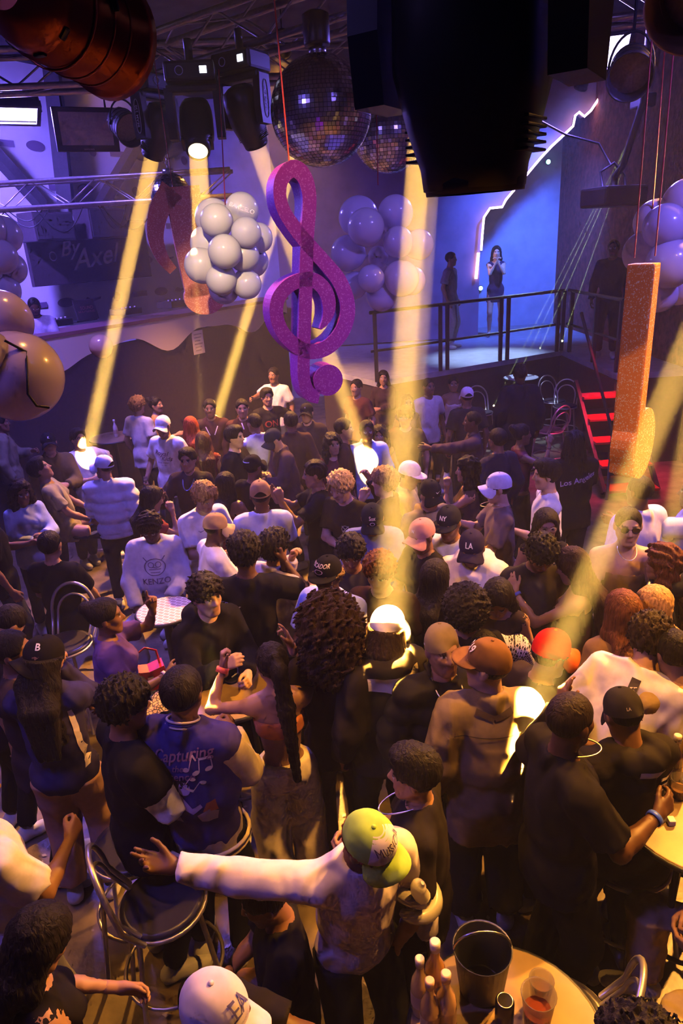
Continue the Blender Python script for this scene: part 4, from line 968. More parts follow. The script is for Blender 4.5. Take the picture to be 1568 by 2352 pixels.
def hand_mesh(wr, ax, palm, side, curl, vsz, s=1.0):
    """hand grown from the wrist: ax = finger direction, palm = palm normal, side=+1 when the thumb leaves towards ax x palm"""
    ax = nrm(ax); palm = np.asarray(palm, float); palm = nrm(palm - (palm @ ax) * ax)
    th = np.cross(ax, palm) * side
    M = np.stack([th, ax, -palm], 1)
    L = lambda x, y, z: wr + M @ (np.array([x, y, z]) * s)
    f = Field(wr - .21 * s, wr + .21 * s, vsz)
    f.rc(L(0, -.05, 0), L(0, .012, 0), .027 * s, .025 * s, .02)
    xs = (.030, .010, -.010, -.028); ln = (.070, .079, .073, .056); ky = (.088, .092, .088, .080)
    cu = curl if isinstance(curl, (list, tuple)) else [curl] * 5
    for i in range(4):
        f.rc(L(xs[i] * .55, .012, 0), L(xs[i], ky[i], 0), .0145 * s, .0115 * s, .016)
    for i in range(4):
        c = cu[i + 1]; p = np.array([xs[i], ky[i], 0.0]); an = 0.12 + c * 1.0; spread = xs[i] * 2.2 * (1 - c)
        for j, fr in enumerate((.45, .31, .24)):
            q = p + ln[i] * fr * np.array([spread * .6, math.cos(an), -math.sin(an)])
            f.rc(L(*p), L(*q), (.0098 - .0008 * j) * s, (.0090 - .0009 * j) * s, .004)
            p = q; an += c * 1.25 + .08
    c = cu[0]
    p0 = np.array([.020, .022, -.006]); p1 = np.array([.047 - .01 * c, .052 + .01 * c, -.016 - .012 * c])
    p2 = p1 + .034 * np.array([.62 - 1.0 * c, .75, -.15 - .45 * c]); p3 = p2 + .028 * np.array([.35 - 1.2 * c, .85, -.2 - .5 * c])
    f.rc(L(*p0), L(*p1), .0165 * s, .0125 * s, .014); f.rc(L(*p1), L(*p2), .0115 * s, .0105 * s, .004); f.rc(L(*p2), L(*p3), .0105 * s, .0085 * s, .003)
    return f.mesh()

class Fig:
    """joint positions of one posed person, local frame: floor at z=0, facing +Y"""
    pass

def pose(h=1.75, lean=0, side=0, twist=0, hyaw=0, hpitch=0, hroll=0, arms=('down', 'down'), legs='stand', seat=.74, stance=.11, w=1.0, female=False):
    g = Fig(); s = h / 1.75; g.s = s; g.w = w; g.female = female; g.legs = legs
    pz = .93 * s if legs in ('stand', 'walk') else seat + .105 * s
    g.P = V3(0, 0, pz)
    lean *= D2R; side *= D2R; twist *= D2R
    g.Mp = RX(-lean * .25) if legs not in ('sit', 'perch') else np.eye(3)
    Mm = RZ(twist * .5) @ RX(-lean * .6) @ RY(side * .6); g.Mm = Mm
    g.M = RZ(twist) @ RX(-lean) @ RY(side)
    g.mid = g.P + Mm @ (V3(0, 0, .20) * s)
    g.ch = g.mid + g.M @ (V3(0, .005, .155) * s)
    g.nb = g.mid + g.M @ (V3(0, -.012, .33) * s)
    sw = (.146 if female else .168) * s
    g.sh = [g.mid + g.M @ V3(q * sw, -.008 * s, .268 * s) for q in (1, -1)]
    g.Mh = RZ(twist + hyaw * D2R) @ RX(-hpitch * D2R) @ RY(hroll * D2R)
    g.H = g.nb + g.M @ (V3(0, .01, .06) * s) + g.Mh @ (V3(0, .016, .105) * s)
    g.el, g.wr, g.curl, g.hax, g.palm = [], [], [], [], []
    for i, q in enumerate((1, -1)):
        a = arms[i]; extra = {}
        if isinstance(a, str): tgt, pole, curl = ARMS[a]
        else:
            tgt, pole, curl = a[0], a[1], a[2]; extra = a[3] if len(a) > 3 else {}
        T = g.sh[i] + g.M @ (V3(tgt[0] * q, tgt[1], tgt[2]) * s)
        e, t = ik(g.sh[i], T, .285 * s, .25 * s, g.M @ V3(pole[0] * q, pole[1], pole[2]))
        g.el.append(e); g.wr.append(t); g.curl.append(curl)
        ax = nrm(t - e)
        if 'hax' in extra: ax = nrm(.35 * ax + g.M @ (V3(*extra['hax']) * V3(q, 1, 1)))
        g.hax.append(ax)
        pn = extra.get('palm', (-1, .0, -.25)); g.palm.append(g.M @ V3(pn[0] * q, pn[1], pn[2]))
    g.hip = [g.P + V3(q * .088 * s, 0, -.02 * s) for q in (1, -1)]
    g.kn, g.an, g.toe = [], [], []
    for i, q in enumerate((1, -1)):
        if legs == 'stand': A = V3(q * stance * s, -.02, .085 * s); po = (q * .15, 1, 0); td = RZ(-q * .22) @ V3(0, 1, 0)
        elif legs == 'walk': A = V3(q * .1 * s, q * .2 * s, .085 * s); po = (q * .1, 1, 0); td = V3(0, 1, 0)
        elif legs == 'sit': A = V3(q * (.12 + stance * .4) * s, .40 * s, min(seat - .34, .42)); po = (q * .4, .6, 1); td = RZ(-q * .25) @ V3(0, 1, -.1)
        else: A = V3(q * .15 * s, .34 * s, .085 * s); po = (q * .25, 1, .3); td = RZ(-q * .25) @ V3(0, 1, 0)
        kn, an = ik(g.hip[i], A, .43 * s, .42 * s, po)
        g.kn.append(kn); g.an.append(an); g.toe.append(an + td * .15 * s + V3(0, 0, -.05 * s))
    return g

def torso(f, g, e=0.0, loose=0.0, k=.05):
    s = g.s; w = g.w; F = g.female
    f.el(g.P, ((.158 if F else .150) * w * s + e, .112 * w * s + e, .125 * s + e), k, g.Mp)
    f.el(g.mid, ((.112 if F else .130) * w * s + e + loose, .093 * w * s + e + loose, .15 * s + e), k, g.Mm)
    f.el(g.ch, ((.135 if F else .155) * w * s + e, .108 * w * s + e, .165 * s + e), k, g.M)
    f.rc(g.sh[0] * .85 + g.sh[1] * .15, g.sh[0] * .15 + g.sh[1] * .85, .052 * s + e * .6, .052 * s + e * .6, k)
    for q in (0, 1):
        f.rc(g.nb + g.M @ V3(0, -.005, -.01), g.sh[q] + g.M @ V3(0, 0, .005), .043 * s + e * .5, .047 * s + e * .6, k)
        if F: f.rc(g.ch + g.M @ (V3((1, -1)[q] * .062, .085, .0) * s), g.ch + g.M @ (V3((1, -1)[q] * .06, .08, .01) * s), .052 * s + e, .05 * s + e, .04)

def body_mesh(g, v, vh, vf, skin, beard=0, brow=None, covered=False):
    s = g.s; aw = (.84 if g.female else 1.0) * (.6 + .4 * g.w)
    pts = np.array([g.P, g.H, *g.sh, *g.el, *g.wr, *g.hip, *g.kn, *g.an, *g.toe])
    f = Field(pts.min(0) - .22, pts.max(0) + .22, v)
    torso(f, g)
    f.rc(g.nb + g.M @ V3(0, 0, -.03), g.H + g.Mh @ (V3(0, -.012, -.06) * s), .058 * s * aw, .05 * s * aw, .03)
    for i in (0, 1):
        f.rc(g.sh[i], g.el[i], .050 * s * aw, .040 * s * aw, .03)
        m = g.el[i] * .65 + g.wr[i] * .35
        f.rc(g.el[i], m, .040 * s * aw, .039 * s * aw, .02); f.rc(m, g.wr[i], .039 * s * aw, .026 * s * aw, .02)
        f.rc(g.hip[i], g.kn[i], .084 * s * g.w, .055 * s * g.w, .04)
        m = g.kn[i] * .65 + g.an[i] * .35 + nrm(g.an[i] - g.toe[i]) * .012
        f.rc(g.kn[i], m, .053 * s, .054 * s, .03); f.rc(m, g.an[i], .052 * s, .035 * s, .03)
        f.rc(g.an[i] + V3(0, 0, -.03 * s), g.toe[i], .042 * s, .03 * s, .03)
    if covered:
        for i in (0, 1): f.plane(g.hip[i] + (g.kn[i] - g.hip[i]) * .55, nrm(nrm(g.kn[0] + g.kn[1] - g.hip[0] - g.hip[1])))
    Pb, Qb = f.mesh(); parts = [(Pb, Qb, np.tile(np.array(skin), (len(Pb), 1)))]
    hf = Field(g.H - .17 * s, g.H + .17 * s, vh)
    head_field(hf, g.Mh, g.H, s, g.female)
    hf.rc(g.nb + g.M @ V3(0, 0, -.0), g.H + g.Mh @ (V3(0, -.012, -.05) * s), .0575 * s * aw, .0505 * s * aw, .025)
    Ph, Qh = hf.mesh(); parts.append((Ph, Qh, head_cols(Ph, g.Mh, g.H, s, skin, beard, brow=brow)))
    for i, q in enumerate((1, -1)):
        P2, Q2 = hand_mesh(g.wr[i], g.hax[i], g.palm[i], q, g.curl[i], vf, s * (.92 if g.female else 1))
        parts.append((P2, Q2, np.tile(np.array(skin) * np.array([1.0, .97, .95]), (len(P2), 1))))
    Ps, Qs, Cs, o = [], [], [], 0
    for (P, Q, c) in parts:
        Ps.append(P); Qs.append(Q + o); Cs.append(c); o += len(P)
    return quad_mesh('body', np.concatenate(Ps), np.concatenate(Qs), np.concatenate(Cs))

def limb_cut(f, a, b, r1, r2, t0, t1, k):
    """sleeve or trouser leg between fractions t0..t1 of a-b, cut square at t1"""
    a = np.asarray(a); b = np.asarray(b); n = nrm(b - a); c = a + (b - a) * t1
    f.rc(a + (b - a) * t0, a + (b - a) * min(1, t1 + .05), r1, r1 + (r2 - r1) * t1, k, caps=[(c, n)] if t1 <= 1 else ())

def top_mesh(g, style, v, seed):
    """style: dict(sleeve=0..2, ease, hem, neck, hood, puff, open_)"""
    s = g.s; e = style.get('ease', .016); sl = style.get('sleeve', .7); hem = style.get('hem', -.10); aw = (.88 if g.female else 1.0)
    pts = np.array([g.P, g.nb, *g.sh, *g.el, *g.wr])
    f = Field(pts.min(0) - .26, pts.max(0) + .22, v)
    torso(f, g, e, style.get('loose', .02))
    if hem < -.1:
        for q in (0, 1): f.rc(g.P + g.Mp @ V3((.05, -.05)[q], 0, 0), g.P + g.Mp @ V3((.07, -.07)[q], 0, hem - .1), .11 * s + e, .12 * s + e, .05)
    if style.get('hood'):
        for q in (1, -1):
            f.rc(g.nb + g.M @ V3(q * .085, .045, .005), g.nb + g.M @ V3(q * .09, -.06, .02), .038, .05, .03)
        f.rc(g.nb + g.M @ V3(-.06, -.09, .01), g.nb + g.M @ V3(.06, -.09, .01), .055, .055, .03)
        f.rc(g.nb + g.M @ V3(0, -.1, .0), g.nb + g.M @ V3(0, -.125, -.1), .06, .03, .04)
    if style.get('collar'):
        for q in (1, -1):
            f.rc(g.nb + g.M @ V3(q * .062, .035, .02), g.nb + g.M @ V3(q * .055, -.045, .035), .022, .022, .02)
        f.rc(g.nb + g.M @ V3(-.05, -.05, .035), g.nb + g.M @ V3(.05, -.05, .035), .022, .022, .02)
    n = style.get('neck', .068)
    if n: f.rc(g.nb + g.M @ (V3(0, .03, .05) * s), g.nb + g.M @ (V3(0, -.005, .09) * s), n * s, n * s, .012, 'cut')
    if style.get('vneck'): f.rc(g.nb + g.M @ (V3(0, .09, .03) * s), g.nb + g.M @ (V3(0, .15, -.16) * s), .06, .02, .015, 'cut')
    if style.get('scoop'):  # low back and strap-less
        f.plane(g.mid + g.M @ V3(0, 0, .19 * s), g.M @ V3(0, 0, 1))
    f.plane(g.P + g.Mp @ V3(0, 0, hem * s), g.Mp @ V3(0, 0, -1))
    if style.get('crop') is not None:
        f.plane(g.mid + g.Mm @ V3(0, 0, style['crop'] * s), g.Mm @ V3(0, 0, -1))
    if sl > 0:
        r = style.get('sr', .018) + e * .5
        for i in (0, 1):
            if sl <= 1: limb_cut(f, g.sh[i], g.el[i], (.052 * aw + r * .8) * s, (.046 * aw + r * 1.3) * s, 0, sl, .03)
            else:
                f.rc(g.sh[i], g.el[i], (.052 * aw + r * .8) * s, (.044 * aw + r) * s, .03)
                limb_cut(f, g.el[i], g.wr[i], (.044 * aw + r) * s, (.030 * aw + r * .7) * s, 0, sl - 1, .02)
    if style.get('puff'):
        X, Y, Z = f.grid(); d = (X - g.P[0]) * g.M[0, 2] + (Y - g.P[1]) * g.M[1, 2] + (Z - g.P[2]) * g.M[2, 2]
        f.F = (f.F + .022 - .03 * np.sqrt(np.abs(np.sin((d + .02) * math.pi / .115)))).astype(np.float32)
    f.folds(style.get('fold', .0075), seed, style.get('wl', .13))
    return f

def bottom_mesh(g, style, v, seed):
    s = g.s; e = style.get('ease', .014); ln = style.get('len', .96); wv = g.w; b = style.get('bag', .0)
    pts = np.array([g.P, *g.hip, *g.kn, *g.an])
    f = Field(pts.min(0) - .22, pts.max(0) + .24, v)
    F = g.female
    f.el(g.P, ((.158 if F else .150) * wv * s + e, .112 * wv * s + e, .125 * s + e), .05, g.Mp)
    f.el(g.mid, ((.112 if F else .130) * wv * s + e, .093 * wv * s + e, .15 * s + e), .05, g.Mm)
    if style.get('skirt'):
        for i in (0, 1):
            f.rc(g.hip[i], g.kn[i], .1 * s, .1 * s, .12, caps=[(g.hip[i] + (g.kn[i] - g.hip[i]) * ln, nrm(g.kn[i] - g.hip[i]))])
    else:
        for i in (0, 1):
            f.rc(g.hip[i], g.kn[i], (.086 * wv + e) * s, (.060 * wv + e + b) * s, .03, caps=[] if ln > .5 else [(g.hip[i] + (g.kn[i] - g.hip[i]) * ln * 2, nrm(g.kn[i] - g.hip[i]))])
            if ln > .5: limb_cut(f, g.kn[i], g.an[i], (.060 * wv + e + b) * s, (.044 + e + b) * s, 0, (ln - .5) * 2, .02)
    f.plane(g.P + g.Mp @ V3(0, 0, style.get('rise', .085) * s), g.Mp @ V3(0, 0, 1))
    f.folds(style.get('fold', .006), seed + 5, .11)
    return f

def hair_mesh(g, style, v, seed):
    s = g.s; C = g.H; M = g.Mh
    L = lambda x, y, z: C + M @ (np.array([x, y, z]) * s)
    st = style
    big = {'afro': .20, 'curly': .17, 'long': .62, 'longwavy': .58, 'pony': .62, 'bigcurl': .42, 'bun': .2, 'braids': .5}.get(st, .15)
    f = Field(C - V3(.24, .26, big + .03) * s, C + V3(.24, .26, .24) * s, v)
    t = {'fade': .006, 'short': .012, 'curly': .022, 'curltop': .03, 'afro': .055, 'bigcurl': .075, 'long': .02, 'longwavy': .03, 'pony': .012, 'bun': .014, 'bowl': .022, 'quiff': .02, 'corn': .012, 'braids': .014}[st]
    f.el(L(0, -.012, .032), ((.077 + t) * s, (.096 + t) * s, (.087 + t) * s), .01, M)
    if st in ('quiff', 'curltop', 'bowl'):
        f.el(L(0, .035, .10), (.068 * s, .065 * s, .035 * s), .03, M)
    low = -.045 if st in ('short', 'fade', 'quiff', 'corn', 'curltop', 'bowl') else -.06
    # open the face
    f.el(L(0, .105, -.06), (.078 * s, .105 * s, .135 * s), .02, M, 'cut')
    if st in ('short', 'fade', 'quiff', 'corn', 'curltop', 'bowl', 'curly', 'pony', 'bun'):
        for q in (-1, 1): f.el(L(q * .09, .035, -.06), (.04 * s, .055 * s, .075 * s), .015, M, 'cut')
        f.plane(L(0, -.05, low - .03), M @ V3(0, .25, -1))
    if st in ('fade', 'curltop', 'quiff'):
        pass
    if st == 'afro':
        f.el(L(0, -.02, .05), (.135 * s, .135 * s, .125 * s), .03, M)
        f.el(L(0, .12, -.05), (.07 * s, .09 * s, .11 * s), .02, M, 'cut')
    if st == 'curly':
        f.el(L(0, -.005, .065), (.098 * s, .108 * s, .076 * s), .03, M)
    if st in ('curly', 'curltop', 'bowl', 'quiff'):
        f.el(L(0, .125, -.055), (.066 * s, .095 * s, .105 * s), .012, M, 'cut')
    if st == 'bigcurl':
        f.el(L(0, -.03, .03), (.165 * s, .165 * s, .15 * s), .04, M)
        f.el(L(0, -.08, -.12), (.175 * s, .13 * s, .20 * s), .05, M)
        f.el(L(0, .125, -.05), (.07 * s, .09 * s, .11 * s), .02, M, 'cut')
    if st in ('long', 'longwavy'):
        wv = .02 if st == 'longwavy' else 0
        for q in (-1, 1):
            f.rc(L(q * .072, -.015, .0), L(q * .085, -.02, -.12), (.032 + wv) * s, (.034 + wv) * s, .03)
            d = g.M @ V3(q * .02, .07 if st == 'longwavy' else -.04, -.30)
            f.rc(L(q * .085, -.02, -.12), L(q * .085, -.03, -.14) + d, (.034 + wv) * s, .022 * s, .03)
        f.el(L(0, -.06, -.06), (.09 * s, .06 * s, .13 * s), .03, M)
        b0 = L(0, -.075, -.12); b1 = g.nb + g.M @ V3(0, -.13, -.05); b2 = g.nb + g.M @ V3(0, -.145, -.33)
        for q in (-1, 0, 1):
            o = g.M @ V3(q * .055, 0, 0)
            f.rc(b0 + o, b1 + o, .04 * s, .04 * s, .03); f.rc(b1 + o, b2 + o * .8, .04 * s, .018 * s, .03)
    if st == 'pony':
        b0 = L(0, -.10, .085); b1 = L(0, -.155, .03); b2 = g.nb + g.M @ V3(.03, -.13, -.02); b3 = g.nb + g.M @ V3(.05, -.14, -.47)
        f.rc(b0, b1, .03, .04, .02); f.rc(b1, b2, .04, .045, .02); f.rc(b2, b3, .045, .022, .02)
    if st == 'bun': f.rc(L(0, -.1, .07), L(0, -.11, .08), .045, .045, .02)
    if st in ('corn', 'braids'):
        X, Y, Z = f.grid(); lx = (X - C[0]) * M[0, 0] + (Y - C[1]) * M[1, 0] + (Z - C[2]) * M[2, 0]
        f.F = (f.F + .006 * np.cos(lx * 6.283 / .022)).astype(np.float32)
    if st == 'braids':
        r = np.random.RandomState(seed)
        for i in range(16):
            a = (i / 15 - .5) * 3.9 + math.pi * 1.5
            x0, y0 = .085 * math.cos(a), .095 * math.sin(a)
            p = L(x0, y0 - .01, .02); qd = L(x0 * 1.25, y0 * 1.2 - .01, -.12); e = g.nb + g.M @ V3(x0 * 1.6, y0 * 1.2 - .03, -.18 - .1 * r.rand())
            f.rc(p, qd, .014, .013, .006); f.rc(qd, e, .013, .009, .006)
    if st == 'corn':
        for i in range(5):
            x0 = (i - 2) * .025
            f.rc(L(x0, -.09, .0), L(x0 * 1.2, -.12, -.13), .012, .008, .006)
    cu = {'curly': (.011, .028), 'curltop': (.012, .028), 'afro': (.013, .026), 'bigcurl': (.022, .04), 'longwavy': (.010, .05), 'long': (.003, .022), 'pony': (.004, .03), 'short': (.002, .016), 'fade': (.001, .010), 'bowl': (.003, .02), 'quiff': (.003, .022)}.get(st)
    if cu: f.curls(cu[0], seed, cu[1])
    return f

# ------------------------------------------------------------------ caps
def dome(nu, nv, rx, ry, rz, ext=0.012):
    """cap crown of six slightly puffed panels over a straight band"""
    P, Q = [], []
    prof = []
    for j in range(nv + 1):
        a = j / nv * math.pi / 2
        prof.append((math.cos(a) ** .82, math.sin(a)))
    prof = [(1.0, -ext / rz)] + prof
    for (r, z) in prof:
        for i in range(nu):
            t = 2 * math.pi * i / nu
            pf = 1 + .022 * (abs(math.sin(3 * t)) ** .6 - .6) * (1 if z > 0 else 0)
            P.append((rx * r * pf * math.cos(t), ry * r * pf * math.sin(t), rz * z))
    n = len(prof)
    for j in range(n - 1):
        for i in range(nu):
            Q.append((j * nu + i, j * nu + (i + 1) % nu, (j + 1) * nu + (i + 1) % nu, (j + 1) * nu + i))
    return np.array(P), np.array(Q)

def brim_mesh(rx, ry, length, flat, th=.006, yaw0=0):
    """visor: crescent plate in front of the crown, curved down at the sides unless flat"""
    P, Q = [], []; nu, nr = 18, 5
    for lay in (0, 1):
        for i in range(nu + 1):
            t = math.radians(20 + 140 * i / nu)
            for j in range(nr + 1):
                q = j / nr
                w = math.sin((t - math.radians(20)) / math.radians(140) * math.pi) ** .55
                r = 1 - .06 + q * (length / ry) * w
                x, y = rx * r * math.cos(t), ry * r * math.sin(t)
                z = -.008 - q * w * .012 - (0 if flat else .75 * (x * x) / rx * q ** .5) - lay * th
                P.append((x, y, z))
    M = (nu + 1) * (nr + 1)
    g = lambda l, i, j: l * M + i * (nr + 1) + j
    for i in range(nu):
        for j in range(nr):
            Q.append((g(0, i, j), g(0, i, j + 1), g(0, i + 1, j + 1), g(0, i + 1, j))[::-1] if False else (g(0, i, j), g(0, i, j + 1), g(0, i + 1, j + 1), g(0, i + 1, j)))
            Q.append((g(1, i, j), g(1, i + 1, j), g(1, i + 1, j + 1), g(1, i, j + 1)))
        Q.append((g(0, i, nr), g(1, i, nr), g(1, i + 1, nr), g(0, i + 1, nr)))
    return np.array(P), np.array(Q)
# ------------------------------------------------------------------ one person
NP = [0]
def mirror_print(name, P2, F, bvh, g, side, cx, cz, rot, parent, color, off=.005, shiny=None):
    """flat outline P2 laid on the garment: side +1 chest, -1 back"""
    c, s_ = math.cos(rot), math.sin(rot); V = []
    if max(len(q) for q in F) > 3:
        bm = bmesh.new(); vv = [bm.verts.new((float(x), float(y), 0)) for (x, y) in P2]
        for q in F:
            try: bm.faces.new([vv[i] for i in q])
            except ValueError: pass
        bmesh.ops.triangulate(bm, faces=bm.faces)
        for _ in range(4):
            ed = [e for e in bm.edges if e.calc_length() > .022]
            if not ed: break
            bmesh.ops.subdivide_edges(bm, edges=ed, cuts=1); bmesh.ops.triangulate(bm, faces=bm.faces)
        bm.verts.index_update(); P2 = np.array([(v.co.x, v.co.y) for v in bm.verts]); F = [[v.index for v in f.verts] for f in bm.faces]; bm.free()
    for (x, y) in P2:
        x, y = c * x - s_ * y, s_ * x + c * y
        lx = (cx + x) * (-1 if side > 0 else 1); lz = cz + y
        o = g.ch + g.M @ V3(lx, side * .6, lz); d = g.M @ V3(0, -side, 0)
        h = bvh.ray_cast(Vector(o), Vector(d))
        if h[0] is None: V.append(g.ch + g.M @ V3(lx, side * .12, lz))
        else: V.append(np.array(h[0]) - d * off)
    m = MB(); m.add(V, F)
    return m.build(name, PRINT_M, parent, color)

def cap_part(root, g, o, v):
    """o: dict(color, brim, back=bool/deg, flat, logo=[(text,size,angle,color,z)], tilt, kind)"""
    s = g.s * o.get('scale', 1.0); turn = o.get('turn', 0.0)
    rx, ry, rz = .0855 * s, .102 * s, o.get('tall', .094) * s
    R = g.Mh @ RX(o.get('tilt', 6) * D2R) @ RZ(turn * D2R)
    c = g.H + g.Mh @ (V3(0, -.012, .032) * g.s)
    P, Q = dome(36, 9, rx, ry, rz, .018)
    m = MB(); m.add(P, Q, True)
    cap = m.build(o.get('name', 'cap'), FAB_M, root, o['color'])
    cap.matrix_local = Matrix(((*R[0], c[0]), (*R[1], c[1]), (*R[2], c[2]), (0, 0, 0, 1)))
    if o.get('brim', True) is not False:
        P, Q = brim_mesh(rx, ry, o.get('blen', .072) * s, o.get('flat', False))
        m = MB(); m.add(P, Q, True); m.build('brim', FAB_M, cap, o.get('bcolor', o['color']))
    MB().lathe([(.009, -.004), (.008, .003), (.0, .005)], (0, 0, rz), 10).build('cap_button', FAB_M, cap, o.get('bcolor', o['color']))
    if o.get('gap'):
        mm = MB(); n = 12
        for i in range(n + 1):
            a = math.radians(-90 - 38 + 76 * i / n); hgt = .045 * s * math.sin(math.pi * i / n)
            mm.v += [(rx * 1.012 * math.cos(a), ry * 1.012 * math.sin(a), -.004), (rx * 1.012 * math.cos(a), ry * 1.012 * math.sin(a), -.003 + hgt)]
        for i in range(n): mm.f.append((2 * i, 2 * i + 2, 2 * i + 3, 2 * i + 1)); mm.sm.append(True)
        mm.build('strap_opening', FAB_M, cap, o.get('gapcol', (.01, .008, .008)))
    if o.get('panel'):
        pc = o['panel']; mm = MB(); nu, nv = 12, 7
        for j in range(nv + 1):
            for i in range(nu + 1):
                a = math.radians(90 - 62 + 124 * i / nu); b = (j / nv) * 1.30
                rr = math.cos(b) ** .82
                mm.v.append((rx * rr * 1.02 * math.cos(a), ry * rr * 1.02 * math.sin(a), rz * math.sin(b) + .0))
        for j in range(nv):
            for i in range(nu):
                q = j * (nu + 1) + i; mm.f.append((q, q + nu + 1, q + nu + 2, q + 1)[::-1] if False else (q, q + 1, q + nu + 2, q + nu + 1)); mm.sm.append(True)
        mm.build('front_panel', FAB_M, cap, pc)
    for lg in o.get('logo', ()):
        t, size, ang, col, zc = lg[:5]; rot = lg[5] if len(lg) > 5 else 0; bold = lg[6] if len(lg) > 6 else .02
        if isinstance(t, str): P2, F = text_polys(t, size, 0, bold)
        else: P2, F = np.array(t[0]) * size, t[1]
        V = []
        for (x, y) in P2:
            x, y = math.cos(rot) * x - math.sin(rot) * y, math.sin(rot) * x + math.cos(rot) * y
            z = min(max((zc + y) / (.098) * 1.0, -.1), .985); a = math.asin(z)
            r = math.cos(a) ** .82 if z > 0 else 1
            t_ = math.radians(90 + ang) + x / (.098 * max(r, .35))
            V.append((rx * r * 1.035 * math.cos(t_), ry * r * 1.035 * math.sin(t_), rz * z * 1.03 + .002))
        m = MB(); m.add(V, F); m.build('cap_logo', PRINT_M, cap, col)
    return cap

